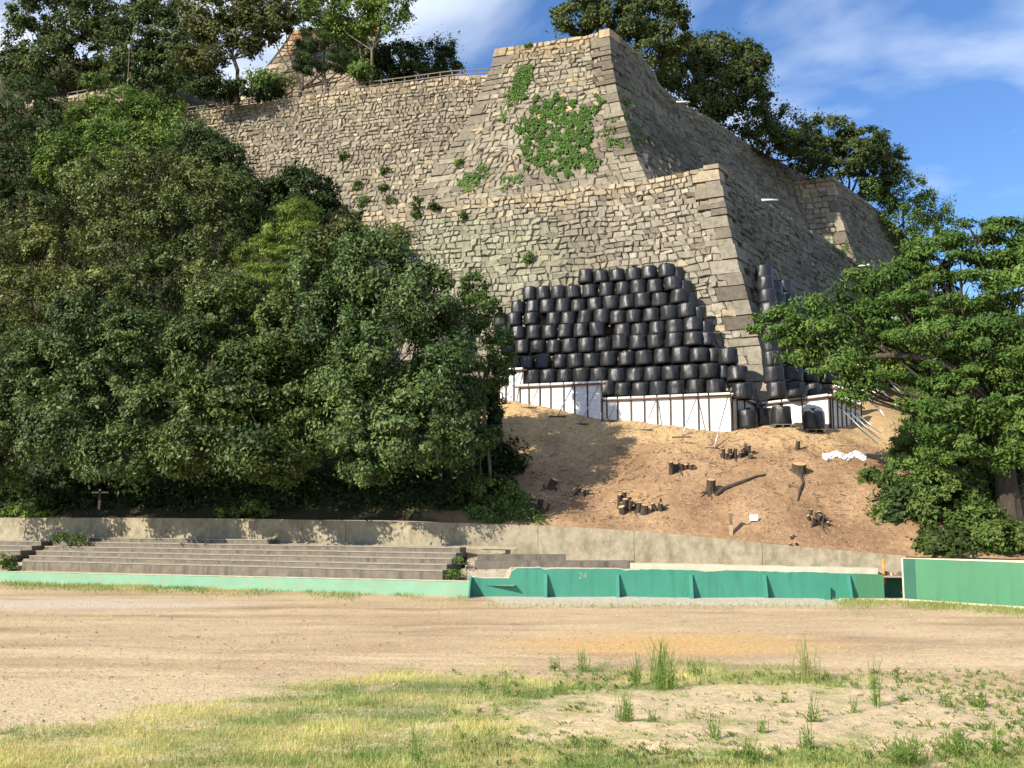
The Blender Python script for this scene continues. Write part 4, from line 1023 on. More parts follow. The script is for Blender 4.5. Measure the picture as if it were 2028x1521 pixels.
g = G(); rt = random.Random(5)
for _ in range(420):
    q = rt.choice([(1150, 975), (1252, 1005), (1348, 930), (1470, 915), (1625, 1035), (1090, 985), (1660, 925), (1420, 975)]); px = q[0] + rt.gauss(0, 45); py = q[1] + rt.gauss(0, 18)
    if rt.random() < .3: px = rt.uniform(1080, 1700); py = rt.uniform(900, 1050)
    if not (870 < py < 1055 and 1050 < px < 1760): continue
    p = P(px, py, 56); d_ = (py - 1055) / -185 * 10.5 + 53.6; x = P(px, py, d_)[0]; y = d_; z = tz(x, y) + bump_h(x, y) + .04; a = rt.uniform(0, 6.28); L = rt.uniform(.15, .6)
    x2, y2 = x + math.cos(a) * L, y + math.sin(a) * L * .5; g.bar((x, y, z), (x2, y2, tz(x2, y2) + bump_h(x2, y2) + .05 + rt.uniform(0, .1)), .025, .025, rt.choice([(.12, .08, .05), (.3, .2, .12), (.5, .36, .2), (.07, .05, .035)]))
nlevel(g.build('twig_debris', M['gravel'], kind='stuff'), 'broken twigs and bark scraps around the stumps on the slope', 'twigs')

# ------------------------------------------------------------------ vegetation
def leaf_mesh(centres, radii, nleaf, leaf, c1_, c2_, rng, sub_r=.7, flat=1.0, wid=.5, up=.5, top=None, big=.12, hole=0.0, droop=.3):
    """centres (n,3), radii (n,3) lobes -> leaf quads. Returns verts, cols."""
    SC = []; SN = []; LT = []
    for c, r in zip(centres, radii):
        rb = (r[0] * r[1] * r[2]) ** (1 / 3); n = max(6, int(4 * math.pi * rb * rb / (sub_r * sub_r * 1.8)))
        d = rng.normal(size=(n, 3)); d /= np.linalg.norm(d, axis=1)[:, None]
        k = rng.uniform(.80, 1.06, n); k[rng.random(n) < .15] *= .7
        SC.append(c + d * r * k[:, None]); SN.append(d); LT.append(np.full(n, rng.normal(0, .16)))
    SC = np.concatenate(SC); SN = np.concatenate(SN); LT = np.concatenate(LT)
    keep = rng.random(len(SC)) > hole; SC = SC[keep]; SN = SN[keep]; LT = LT[keep]
    # drop sub clumps buried deep inside other lobes
    ins = np.zeros(len(SC), int)
    for c, r in zip(centres, radii): ins += (((SC - c) / (np.array(r) * .72)) ** 2).sum(1) < 1
    SC = SC[ins == 0]; SN = SN[ins == 0]; LT = LT[ins == 0]
    ns = len(SC); per = max(3, nleaf // max(1, ns)); n = ns * per
    idx = np.repeat(np.arange(ns), per)
    sr = sub_r * np.clip(rng.lognormal(-.12, .38, ns), .4, 1.9)[idx]; axs = rng.uniform(.6, 1.5, (ns, 3))[idx]
    off = rng.normal(size=(n, 3)); off /= np.linalg.norm(off, axis=1)[:, None]; rr_o = rng.uniform(0, 1, n) ** .55; rr_o[rng.random(n) < .07] *= 1.5; off *= rr_o[:, None] * axs
    off[:, 2] *= flat; pos = SC[idx] + off * sr[:, None]
    nrm = off * .6 + SN[idx] * .5 + rng.normal(size=(n, 3)) * .45; nrm[:, 2] += up; nrm /= np.linalg.norm(nrm, axis=1)[:, None] + 1e-9
    ax = np.cross(nrm, rng.normal(size=(n, 3))); ax[:, 2] -= droop; ax /= np.linalg.norm(ax, axis=1)[:, None] + 1e-9
    sd = np.cross(nrm, ax); sd /= np.linalg.norm(sd, axis=1)[:, None] + 1e-9
    L = leaf * rng.uniform(.65, 1.3, n); L[rng.random(n) < big] *= 1.5
    L = L[:, None]
    V = np.zeros((n, 4, 3)); V[:, 0] = pos - ax * L / 2; V[:, 1] = pos + sd * L * wid / 2 - nrm * L * .08; V[:, 2] = pos + ax * L / 2; V[:, 3] = pos - sd * L * wid / 2 - nrm * L * .08
    tone = np.clip(.5 + LT[idx] + rng.normal(0, .25, ns)[idx] * .7 + rng.normal(0, .25, n), 0, 1)[:, None]
    C = np.array(c1_) * (1 - tone) + np.array(c2_) * tone; C *= rng.uniform(.8, 1.2, n)[:, None]
    return V.reshape(-1, 3), np.repeat(C, 4, axis=0)
SPEC = {  # c dark, c light, leaf length, width ratio, sub clump radius, flat, material
 'camphor': ((.022, .050, .011), (.12, .168, .045), .225, .48, .78, .8, 'leaf'),
 'olive': ((.035, .06, .012), (.165, .20, .05), .25, .42, .7, .8, 'leaf'),
 'light': ((.07, .13, .02), (.19, .27, .055), .27, .55, .85, .8, 'leafm'),
 'dark': ((.02, .045, .01), (.065, .10, .024), .28, .5, .75, .85, 'leafm'),
 'oak': ((.04, .068, .016), (.12, .15, .04), .34, .55, .9, .8, 'leafm'),
 'pine': ((.09, .15, .02), (.22, .29, .05), .34, .12, .55, .5, 'leafm'),
 'darkpine': ((.035, .07, .02), (.08, .13, .035), .4, .12, .7, .45, 'leafm'),
 'feather': ((.042, .095, .016), (.135, .215, .042), .23, .36, .75, .5, 'leafm'),
 'bush': ((.05, .10, .02), (.14, .20, .045), .2, .5, .45, .8, 'leafm')}
TREEC = [0]
def tree(name, label, cat, base, lobes, spec, nleaf, trunk_r=.3, group=None, bark='bark', fork=.5, top_dir=None, hole=0, limbs=True, core=True, lean=None, limb_k=.5):
    """lobes: (px, py, depth, rx_px, ry_px)"""
    TREEC[0] += 1; rng = np.random.default_rng(100 + TREEC[0]); rnd = random.Random(TREEC[0])
    s = SPEC[spec]; cs = []; rs_ = []
    for px, py, D, rx, ry in lobes:
        if spec == 'camphor': D = D - 2.2 - max(0, (py - 780)) / 60
        c = P(px, py, D); k = D / F; cs.append(c); kk = .86 if spec in ('camphor', 'olive') else 1.0; rs_.append(np.array([rx * k * kk, (rx + ry) / 2 * k * .9, ry * k * kk]))
    base = np.array(base, float); t = thing(name, label, cat, base, group)
    hj = np.array([rnd.uniform(.96, 1.16), rnd.uniform(.95, 1.04), rnd.uniform(.9, 1.15)]) if spec in ('camphor', 'olive', 'oak', 'dark') else np.ones(3)
    V, C = leaf_mesh(cs, rs_, nleaf, s[2], np.array(s[0]) * hj, np.array(s[1]) * hj, rng, sub_r=s[4], flat=s[5], wid=s[3], hole=hole)
    mobj('crown', V, None, M[s[6]], t, cols=C, quads=4)
    cc = np.mean(cs, axis=0); top = cc.copy(); top[2] = max(top[2] - 1, base[2] + 1); fk = base + (top - base) * fork
    if lean is not None: fk = np.array(lean, float)
    g = G(); m1 = base + (fk - base) * .35 + np.array([rnd.gauss(0, .1), 0, 0]); m2 = base + (fk - base) * .7 + np.array([rnd.gauss(0, .15), 0, 0])
    g.tube([base - np.array([0, 0, .3]), base + (fk - base) * .08, m1, m2, fk], [trunk_r * 1.5, trunk_r * 1.1, trunk_r, trunk_r * .9, trunk_r * .8], 10, wob=.08)
    g.build('trunk', M[bark], t)
    if limbs:
        for c, r in zip(cs, rs_):
            g = G(); mid = (fk + c) / 2 + np.array([rnd.gauss(0, .3), rnd.gauss(0, .3), -.1 * np.linalg.norm(c - fk)])
            g.tube([fk - (fk - base) * .05, mid, c], [trunk_r * limb_k, trunk_r * limb_k * .6, trunk_r * limb_k * .2], 6, wob=.1)
            for _ in range(5):
                e = c + np.array([rnd.gauss(0, 1) * r[0] * .6, rnd.gauss(0, 1) * r[1] * .6, abs(rnd.gauss(0, 1)) * r[2] * .55]); q = mid + (c - mid) * rnd.uniform(.3, 1)
                g.tube([q, (q + e) / 2 + np.array([0, 0, -.15]), e], [trunk_r * .16, trunk_r * .1, .015], 5)
            g.build('limb', M[bark], t)
    return t
def gz(px, D):   # point on the hill under pixel column
    x = P(px, 900, D)[0]; return (x, D, tz(x, D))
# front row, glossy evergreens
tree('evergreen_tree', 'large glossy dark evergreen dome, rightmost of the front left trees', 'tree', gz(800, 61.5),
     [(740, 540, 58, 95, 80), (840, 600, 57, 80, 85), (660, 640, 57, 80, 80), (770, 700, 56, 110, 90), (880, 720, 56.5, 60, 90), (690, 800, 56, 90, 90), (820, 840, 55.5, 100, 85), (900, 850, 56, 55, 70), (620, 560, 58, 60, 60), (720, 900, 56, 80, 50)], 'camphor', 110000, .35)
tree('evergreen_tree', 'glossy dark evergreen in the centre of the front left trees', 'tree', gz(500, 64),
     [(470, 620, 60, 100, 75), (570, 660, 59, 75, 80), (400, 700, 59, 80, 80), (500, 760, 58, 110, 90), (600, 800, 57.5, 70, 80), (420, 850, 58, 90, 80), (540, 890, 57.5, 90, 65), (370, 900, 59, 60, 60)], 'camphor', 95000, .35)
tree('evergreen_tree', 'broad leafy evergreen at lower left, leaves clumped in tiers', 'tree', gz(200, 67),
     [(180, 640, 63, 90, 60), (280, 680, 62, 80, 70), (110, 730, 62, 85, 75), (220, 780, 61, 100, 80), (310, 830, 60.5, 70, 80), (130, 860, 61, 95, 75), (240, 900, 60.5, 80, 60)], 'camphor', 85000, .35)
tree('evergreen_tree', 'evergreen cut by the left picture edge near the steps', 'tree', gz(10, 69),
     [(10, 700, 65, 90, 70), (-50, 790, 64, 90, 80), (50, 820, 63, 75, 75), (0, 900, 63, 80, 60), (-80, 900, 64, 80, 70)], 'camphor', 42000, .35)
# middle
tree('broadleaf_tree', 'tall olive green tree with reddish tinge in middle of left wood', 'tree', gz(350, 72),
     [(300, 350, 74, 90, 65), (400, 370, 74, 75, 65), (230, 400, 73, 80, 70), (340, 440, 72, 110, 70), (430, 460, 72, 75, 75), (240, 490, 71, 90, 70), (300, 560, 68, 90, 55), (200, 575, 67, 80, 50), (420, 560, 67, 70, 50), (360, 530, 70, 90, 60), (180, 360, 75, 60, 60), (460, 400, 73, 50, 60)], 'olive', 62000, .35)
tree('broadleaf_tree', 'rough greyish green tree at left edge, mid height', 'tree', gz(70, 74),
     [(70, 430, 76, 75, 55), (10, 500, 75, 90, 70), (120, 500, 74, 80, 65), (50, 590, 72, 95, 65), (150, 590, 70, 80, 55)], 'olive', 36000, .35)
tree('dark_round_tree', 'small dark round tree against the brown rampart', 'tree', gz(600, 74),
     [(600, 385, 77, 58, 58), (550, 410, 77, 50, 50), (630, 430, 76, 40, 50), (560, 450, 76, 60, 50), (500, 400, 78, 40, 45), (645, 400, 77, 25, 30)], 'dark', 24000, .3)
tree('pine_tree', 'yellow green feathery pine between the dark round tree and domes', 'pine', gz(560, 68),
     [(590, 425, 70, 35, 32), (555, 465, 69, 45, 35), (600, 470, 69, 40, 30), (520, 510, 68, 50, 35), (575, 520, 68, 45, 40), (540, 565, 67, 55, 40), (510, 600, 67, 50, 40)], 'pine', 30000, .2)
tree('broadleaf_tree', 'small grey green tree just behind the right dome top', 'tree', gz(680, 68),
     [(700, 470, 66, 45, 30), (780, 480, 64, 50, 35), (640, 490, 66, 40, 35)], 'olive', 9000, .2)
# upper left
tree('light_green_tree', 'bright green bubbly crowned tree below the left railing', 'tree', gz(230, 88),
     [(240, 210, 92, 55, 42), (190, 240, 91, 55, 45), (290, 240, 91, 55, 42), (350, 250, 90, 45, 42), (240, 285, 89, 75, 45), (140, 290, 90, 55, 40), (310, 295, 88, 55, 40), (120, 330, 89, 45, 35), (210, 335, 87, 60, 40)], 'light', 34000, .35)
tree('dark_tree', 'very dark evergreen mass right of the bright green tree', 'tree', gz(410, 84),
     [(400, 290, 86, 50, 40), (440, 320, 85, 45, 42), (370, 330, 85, 60, 40), (465, 345, 84, 28, 28)], 'dark', 18000, .3)
tree('dark_tree', 'shadowy spreading tree at the left edge under the rampart stub', 'tree', gz(60, 90),
     [(40, 200, 96, 75, 45), (110, 240, 95, 60, 40), (20, 280, 94, 80, 50), (120, 290, 94, 50, 40), (60, 340, 92, 90, 50), (-30, 380, 92, 60, 50)], 'dark', 28000, .35)
# hilltop trees
zt_top = zpl
def tb(px, D, z=None): x = P(px, 500, D)[0]; return (x, D, z if z is not None else zt_top)
tree('oak_tree', 'big dark oak at the top left corner', 'tree', tb(130, 118),
     [(130, 30, 116, 110, 50), (70, 90, 116, 65, 50), (180, 90, 115, 75, 50), (120, 130, 115, 85, 40), (40, 140, 116, 45, 40), (220, 40, 118, 50, 40), (110, -30, 118, 90, 50)], 'oak', 44000, .45)
tree('oak_tree', 'leafy oak behind the lamp post, second from left on the hilltop', 'tree', tb(310, 114),
     [(290, 60, 112, 70, 50), (350, 90, 112, 60, 50), (270, 120, 112, 60, 45), (340, 140, 111, 65, 35), (300, 10, 114, 60, 30), (240, 150, 112, 40, 30), (300, 170, 111, 60, 25)], 'oak', 40000, .4)
tree('slender_tree', 'brownish tree with bare forked trunk behind the long railing', 'tree', tb(458, 97),
     [(400, 105, 97, 50, 28), (440, 60, 98, 55, 35), (495, 60, 97, 50, 32), (505, 100, 97, 28, 14), (470, 20, 98, 60, 30), (400, 30, 98, 50, 35), (540, 40, 98, 45, 40)], 'oak', 17000, .22, hole=.1, lean=P(461, 112, 97.3))
tree('pine_tree', 'dark green pine with dense flat tufts in front of tower base', 'pine', tb(642, 98),
     [(640, 115, 98, 52, 22), (608, 132, 98, 24, 12), (680, 125, 98, 30, 18), (620, 75, 98, 35, 25), (655, 40, 99, 22, 22)], 'darkpine', 16000, .22)
tree('slender_tree', 'pale double trunked tree with light crown left of the sky gap', 'tree', tb(733, 97),
     [(700, 30, 97, 60, 28), (770, 20, 97, 45, 35), (640, 20, 98, 55, 30), (750, 60, 96.5, 40, 20), (790, -10, 97, 35, 30), (700, -20, 98, 80, 30)], 'light', 16000, .17, bark='barkpale', lean=P(737, 95, 97), hole=.08)
tree('slender_tree', 'thin pale trunk standing left of the double trunked tree', 'tree', tb(713, 99),
     [(690, 55, 99, 35, 25), (725, 40, 99, 30, 25)], 'light', 4000, .12, bark='barkpale', lean=P(712, 90, 99))
tree('dark_tree', 'low dark rounded tree at the left of the sky gap', 'tree', tb(820, 104),
     [(790, 120, 103, 50, 38), (850, 115, 103, 45, 35), (880, 135, 103, 32, 25), (760, 140, 103, 45, 35), (830, 145, 102, 60, 20), (880, 95, 104, 22, 15)], 'dark', 20000, .3)
tree('pine_tree', 'shaded pine filling the gap behind the pale trunks', 'pine', tb(560, 106),
     [(560, 5, 108, 60, 38), (600, 20, 107, 40, 26), (520, 20, 108, 40, 40), (710, 110, 106, 40, 40), (740, 120, 105, 40, 40), (690, 75, 106, 50, 25)], 'dark', 18000, .25)
for px, py, D, rx, ry, sp, lab in [(540, 165, 97.5, 45, 12, 'light', 'bright green low shrub on the bank behind the railing'), (430, 175, 97, 45, 16, 'dark', 'dark shrub around the foot of the forked trunk'), (390, 150, 100, 50, 35, 'dark', 'shaded shrub mass behind the lamp post trees'),
                                   (190, 162, 105, 28, 16, 'bush', 'bright green shrub beside the far left railing'), (715, 140, 95.2, 12, 9, 'light', 'small light green shrub behind the railing below pale trunks'),
                                   (300, 205, 99, 60, 20, 'dark', 'dark hedge at the left end of the long railing'), (500, 180, 97, 60, 14, 'dark', 'dark low shrub right of the forked trunk')]:
    c = P(px, py, D); tree('shrub', lab, 'shrub', (c[0], c[1], c[2] - ry * D / F - .2), [(px, py, D, rx, ry)], sp, 3500, .06, limbs=False)
# right hilltop trees
zr = Z2 - 2
tree('oak_tree', 'spreading oak right behind the bastion corner', 'tree', tb(1235, 96, zr),
     [(1150, 30, 96, 55, 40), (1220, 40, 96, 60, 50), (1290, 20, 97, 60, 50), (1320, 60, 97, 45, 50), (1260, 90, 96, 50, 35), (1200, -20, 97, 80, 40), (1130, 60, 96, 35, 18), (1300, 110, 97, 45, 45)], 'oak', 36000, .4, hole=.05)
tree('oak_tree', 'brownish domed tree right of the oak behind the bastion', 'tree', tb(1420, 106, zr - 1),
     [(1420, 110, 106, 60, 38), (1480, 125, 106, 42, 40), (1370, 140, 105, 50, 50), (1440, 170, 105, 65, 45), (1490, 190, 106, 35, 40), (1400, 200, 104, 50, 30), (1350, 100, 106, 35, 30), (1330, 150, 104, 35, 30)], 'oak', 36000, .4)
tree('dark_tree', 'dark shaded tree along the upper rampart edge', 'tree', tb(1500, 108, zr - 3),
     [(1470, 240, 107, 60, 35), (1530, 240, 108, 50, 35), (1520, 280, 107, 60, 30), (1570, 270, 109, 40, 40), (1410, 225, 104, 35, 18), (1600, 310, 111, 50, 30)], 'dark', 20000, .35)
tree('broad_tree', 'wide domed feathery tree on the right end of hilltop', 'tree', tb(1680, 124, zr - 6),
     [(1640, 260, 122, 55, 28), (1710, 285, 122, 50, 32), (1600, 285, 121, 40, 25), (1670, 310, 121, 70, 35), (1740, 340, 123, 45, 35), (1620, 340, 120, 50, 30), (1770, 320, 124, 25, 25)], 'oak', 30000, .4, hole=.05)
tree('broad_tree', 'last green hilltop tree sloping down towards the right', 'tree', tb(1800, 128, zr - 14),
     [(1790, 380, 126, 50, 35), (1840, 410, 127, 38, 32), (1740, 400, 124, 50, 30), (1780, 440, 125, 60, 35), (1860, 450, 128, 30, 28), (1700, 380, 122, 40, 30), (1830, 470, 126, 40, 30)], 'light', 20000, .4)
# big right tree
bt = gz(1998, 52.5)
tree('spreading_tree', 'large feathery leaved tree at the right edge with long low branch', 'tree', bt,
     [(1950, 480, 53, 75, 45), (1860, 510, 53, 60, 45), (1780, 560, 53, 60, 40), (1900, 580, 52, 90, 45), (2020, 560, 52, 70, 70), (1700, 560, 54, 40, 25), (1650, 610, 53, 55, 28), (1560, 640, 53, 48, 24), (1620, 660, 52.5, 55, 28), (1530, 660, 53, 42, 20), (1580, 690, 52.5, 30, 18), (1650, 720, 52, 45, 35), (1720, 640, 52.5, 55, 35),
      (1720, 750, 52, 35, 28), (1860, 660, 51.5, 90, 40), (1960, 690, 51, 80, 60), (1940, 780, 51, 90, 55), (2030, 820, 51, 60, 70), (1850, 800, 51.5, 60, 45), (1900, 870, 51.5, 70, 50), (1790, 620, 52.5, 70, 45), (1830, 590, 53, 70, 40), (1760, 690, 52.5, 50, 35), (1840, 740, 52, 55, 30), (2000, 480, 53, 60, 40), (2010, 920, 50.5, 25, 40), (1690, 775, 52, 25, 18), (2060, 700, 51, 80, 90)], 'feather', 125000, .55, lean=P(1985, 830, 52), hole=.0, limb_k=.22)
gl = G(); gl.tube([P(1985, 850, 52), P(1920, 745, 51.5), P(1850, 712, 51.5), P(1780, 703, 52), P(1715, 708, 52.5), P(1660, 700, 53)], [.3, .22, .19, .16, .12, .05], 8, wob=.1)
gl.tube([P(1960, 800, 52), P(1900, 690, 51.8), P(1888, 620, 52), P(1870, 560, 52.5)], [.2, .14, .12, .05], 8, wob=.1)
bigt = [o for o in bpy.data.objects if o.name.startswith('spreading_tree')][0]
gl.build('long_branch', M['bark'], bigt)
for px, py, D, rx, ry, sp, n, lab in [(1810, 920, 55, 50, 60, 'bush', 9000, 'dense green bush on the right slope above the retaining wall'), (1870, 980, 53.5, 70, 65, 'bush', 14000, 'big leafy bush left of the right tree trunk'), (1800, 1000, 54, 45, 40, 'dark', 7000, 'dark low bush at the edge of the bare slope'),
                                      (1940, 1040, 52, 55, 45, 'bush', 9000, 'bushy undergrowth at the foot of the big right tree'), (1735, 950, 57, 30, 28, 'bush', 4500, 'small bush at the right rim of the cleared slope'), (1860, 1070, 51.5, 45, 22, 'dark', 4500, 'low dark plants above the green wall'), (1850, 860, 58, 60, 50, 'bush', 9000, 'bush behind the slope under the long branch'),
                                      (1950, 925, 55, 60, 50, 'dark', 8000, 'dark leafy bush half hidden behind the right trunk'), (960, 985, 57.2, 55, 30, 'dark', 7000, 'dark bush at the left rim of the cleared slope'), (985, 930, 59.5, 30, 40, 'dark', 5000, 'shaded shrub beside the bare pale stem'), (1020, 985, 56.4, 30, 20, 'bush', 3000, 'low green shrub in front of the shaded slope'), (945, 820, 62.5, 45, 60, 'dark', 8000, 'dim shrub below the leftmost barrier step'),
                                      (1990, 1060, 50.6, 50, 30, 'bush', 6000, 'weeds around the base of the right trunk'), (1760, 1020, 54, 35, 18, 'bush', 2500, 'creeping plants low on the right slope')]:
    c = P(px, py, D); tree('bush', lab, 'bush', (c[0], c[1], tz(c[0], c[1])), [(px, py, D, rx, ry), (px + rx * .5, py + ry * .3, D, rx * .6, ry * .6), (px - rx * .5, py + ry * .2, D, rx * .6, ry * .6)], sp, n, .08, limbs=False)
for px, py, D, rx, ry, sp, n, lab in [(1790, 700, 76, 70, 60, 'light', 16000, 'yellow green thicket behind the long low branch'), (1900, 680, 78, 90, 70, 'bush', 18000, 'green thicket filling the slope behind the big right tree'), (2010, 720, 74, 80, 80, 'dark', 14000, 'dark thicket behind the right tree crown'),
                                      (1760, 610, 88, 60, 40, 'dark', 9000, 'shaded bushes at the end of the lower rampart'), (1850, 790, 68, 60, 50, 'bush', 10000, 'bush on the slope just under the long low branch'), (1960, 820, 64, 80, 60, 'dark', 10000, 'dark bush behind the right trunk')]:
    c = P(px, py, D); tree('bush', lab, 'bush', (c[0], c[1], min(c[2] - .5, tz(c[0], c[1]))), [(px, py, D, rx, ry), (px + rx * .5, py - ry * .4, D + 1, rx * .6, ry * .6), (px - rx * .5, py + ry * .2, D, rx * .6, ry * .6)], sp, n, .1, limbs=False)
# sapling with bare stem
sb = gz(972, 57.5)
tree('young_tree', 'slender young tree with bare pale stem at the edge of the slope', 'young tree', P(974, 1000, 57),
     [(940, 570, 60, 28, 30), (960, 620, 60, 35, 30), (990, 690, 59, 30, 40), (925, 660, 59.5, 35, 35), (960, 740, 58.5, 45, 30), (930, 800, 57.5, 35, 40), (900, 880, 56.5, 30, 30), (945, 870, 57, 25, 25), (950, 965, 56, 22, 16), (1000, 730, 59.5, 20, 25)], 'bush', 20000, .09, bark='barkpale', lean=P(958, 780, 58), hole=.25)
# dark wood interior trunks & undergrowth
def forest_floor():
    n = 70000; x = RNG.uniform(-60, -1, n); u = RNG.uniform(0, 1, n) ** 1.3; y = edge_y(x) + 1.2 + u * 36; z = terr(x, y)
    z = z + RNG.uniform(.0, .7, n) * np.clip((y - edge_y(x)) / 8, .15, 1)
    pos = np.c_[x, y, z]; nrm = RNG.normal(size=(n, 3)) * .6 + np.array([0, -.6, .6]); nrm /= np.linalg.norm(nrm, axis=1)[:, None]
    ax = np.cross(nrm, RNG.normal(size=(n, 3))); ax /= np.linalg.norm(ax, axis=1)[:, None]; sd = np.cross(nrm, ax); L = RNG.uniform(.22, .45, n)[:, None]
    V = np.stack([pos - ax * L / 2, pos + sd * L * .3, pos + ax * L / 2, pos - sd * L * .3], axis=1).reshape(-1, 3)
    t = RNG.random(n)[:, None]; C = np.array([.02, .035, .01]) * (1 - t) + np.array([.06, .085, .025]) * t
    nlevel(mobj('forest_understory', V, None, M['leafm'], cols=np.repeat(C, 4, axis=0), quads=4, kind='stuff'), 'dark leafy ground cover under the left trees', 'ground cover')
forest_floor()
def undergrowth(name, label, boxes, spec, n):
    rng = np.random.default_rng(len(name) + n); s = SPEC[spec]; cs = []; rr_ = []
    for px, py, D, rx, ry in boxes: cs.append(P(px, py, D)); k = D / F; rr_.append(np.array([rx * k, .6, ry * k]))
    V, C = leaf_mesh(cs, rr_, n, s[2] * .8, s[0], s[1], rng, sub_r=.3, flat=.9, wid=s[3]); o = mobj(name, V, None, M['leafm'], cols=C, quads=4); return nlevel(o, label, 'plants')
undergrowth('wall_weeds', 'bright weeds spilling over the retaining wall below the slope edge', [(980, 1025, 54.9, 40, 9), (1040, 1020, 54.8, 40, 12), (1010, 1000, 55.6, 40, 16), (950, 1015, 55.2, 25, 14), (1060, 1030, 54.4, 20, 6)], 'bush', 6000)
undergrowth('wall_weeds', 'sunlit yellow green weeds on the wall top above the middle steps', [(480, 1012, 59.6, 25, 12), (515, 1010, 59.3, 22, 15), (445, 1018, 59.9, 18, 8), (540, 1018, 59.1, 12, 6)], 'bush', 3500)
undergrowth('wall_weeds', 'yellowish weeds at far left on top of the retaining wall', [(15, 1015, 65.2, 35, 9), (60, 1014, 64.8, 25, 11), (95, 1018, 64.3, 15, 6)], 'light', 3500)
undergrowth('wall_weeds', 'dim undergrowth between the left trees and wall top', [(150, 990, 64.7, 80, 22), (320, 1000, 63.0, 60, 18), (400, 1005, 61.7, 50, 12), (600, 1000, 60.0, 70, 18), (700, 1010, 59.0, 60, 14), (790, 1005, 58.2, 60, 18), (870, 1000, 57.7, 60, 22), (920, 990, 57.7, 40, 22), (250, 970, 66.2, 120, 22), (560, 980, 62.2, 120, 25), (780, 975, 60.2, 120, 20), (660, 960, 60.5, 90, 30), (450, 965, 62.5, 90, 30), (150, 960, 66, 100, 30), (850, 955, 59.5, 70, 30), (20, 970, 67, 70, 25), (300, 955, 64.5, 80, 30)], 'dark', 32000)
undergrowth('terrace_weeds', 'weeds growing on the upper step and aisle at left', [(140, 1066, 60.6, 32, 5), (118, 1062, 61, 15, 4), (12, 1108, 58.6, 9, 10), (20, 1128, 58, 10, 4)], 'bush', 1400)
undergrowth('terrace_weeds', 'weeds in the aisle at the right end of the long steps', [(905, 1136, 48.9, 10, 3.5), (893, 1140, 48.6, 7, 2.5), (910, 1110, 50.2, 4, 4)], 'bush', 500)
# ivy on the bastion
def inpoly(x, y, poly):
    c = False; j = len(poly) - 1
    for i in range(len(poly)):
        xi, yi = poly[i]; xj, yj = poly[j]
        if (yi > y) != (yj > y) and x < (xj - xi) * (y - yi) / (yj - yi) + xi: c = not c
        j = i
    return c
def ivy(name, label, F_, poly, n, thr=-.25, c1_=(.035, .09, .014), c2_=(.13, .23, .04), leaf=.15):
    xs = [p[0] for p in poly]; ys = [p[1] for p in poly]; rnd = random.Random(n); V = []; C = []
    k = 0; tries = 0
    while k < n and tries < n * 20:
        tries += 1
        x = rnd.uniform(min(xs) - 6, max(xs) + 6); y = rnd.uniform(min(ys) - 6, max(ys) + 6)
        jx = x + 22 * nz(x * .06, y * .06, 1); jy = y + 22 * nz(x * .06, y * .06, 5)
        if not inpoly(jx, jy, poly): continue
        if nz(x * .075, y * .075, 3) + .6 * nz(x * .2, y * .2, 4) < thr: continue
        k += 1; s_, z_, _ = F_.hit(x, y); p = Vector(F_.at(s_, z_, rnd.uniform(.06, .34)))
        nrm = Vector((F_.n[0], F_.n[1], .5)) + Vector((rnd.gauss(0, .4), rnd.gauss(0, .4), rnd.gauss(0, .4))); nrm.normalize()
        ax = nrm.cross(Vector((rnd.gauss(0, 1), rnd.gauss(0, 1), rnd.gauss(0, 1)))).normalized(); ax.z -= .4; ax.normalize(); sd = nrm.cross(ax).normalized()
        L = leaf * rnd.uniform(.7, 1.3); V += [p - ax * L / 2, p + sd * L * .42, p + ax * L / 2, p - sd * L * .42]
        c = mixc(c1_, c2_, rnd.random()); C += [c] * 4
    o = mobj(name, [tuple(v) for v in V], None, M['leafm'], cols=C, quads=4); return nlevel(o, label, 'ivy')
ivy('ivy_patch', 'large sprawling green ivy covering the middle of the bastion', F2, [(1105, 188), (1140, 205), (1165, 213), (1197, 182), (1200, 205), (1178, 240), (1172, 280), (1190, 325), (1180, 340), (1150, 330), (1130, 362), (1110, 335), (1095, 365), (1075, 335), (1032, 325), (1030, 310), (1040, 290), (1018, 262), (1022, 245), (1045, 225), (1070, 200)], 17000, -.12)
ivy('ivy_patch', 'narrow slanting ivy strip near the bastion top', F2, [(1045, 122), (1062, 128), (1048, 165), (1040, 190), (1020, 200), (1005, 198), (1015, 165)], 1500, -.5)
ivy('ivy_patch', 'small ivy tuft on the bastion top course', F2, [(1043, 86), (1060, 88), (1060, 100), (1046, 98)], 200, -1)
ivy('ivy_patch', 'thin straggling ivy to the left of the big patch', F2, [(985, 225), (1010, 205), (1030, 195), (1020, 230), (1000, 245), (985, 240)], 260, .0)
ivy('ivy_patch', 'low ivy streak at the bottom left of the bastion', F2, [(965, 325), (968, 345), (945, 370), (925, 390), (895, 392), (905, 370), (930, 345), (945, 325)], 900, -.1)
ivy('ivy_patch', 'small ivy trails at the bastion foot', F2, [(1000, 350), (1040, 345), (1030, 370), (1000, 385), (993, 370)], 300, -.05)
ivy('ivy_patch', 'ivy tufts close to the lit bastion corner', F2, [(1203, 240), (1222, 250), (1215, 275), (1245, 285), (1225, 305), (1200, 300), (1195, 260)], 380, .0)
ivy('ivy_patch', 'shaded ivy trailing down beside the bastion corner', F2R, [(1232, 180), (1246, 200), (1246, 230), (1270, 275), (1268, 300), (1245, 300), (1240, 250), (1226, 210)], 800, -.1, (.03, .08, .012), (.07, .15, .025))  # leaf colours darkened: the side face's shade is painted in
ivy('ivy_patch', 'hanging greenery at the end of the lower side wall', F1R, [(1640, 478), (1665, 485), (1700, 515), (1712, 535), (1690, 525), (1660, 500)], 900, -.4)
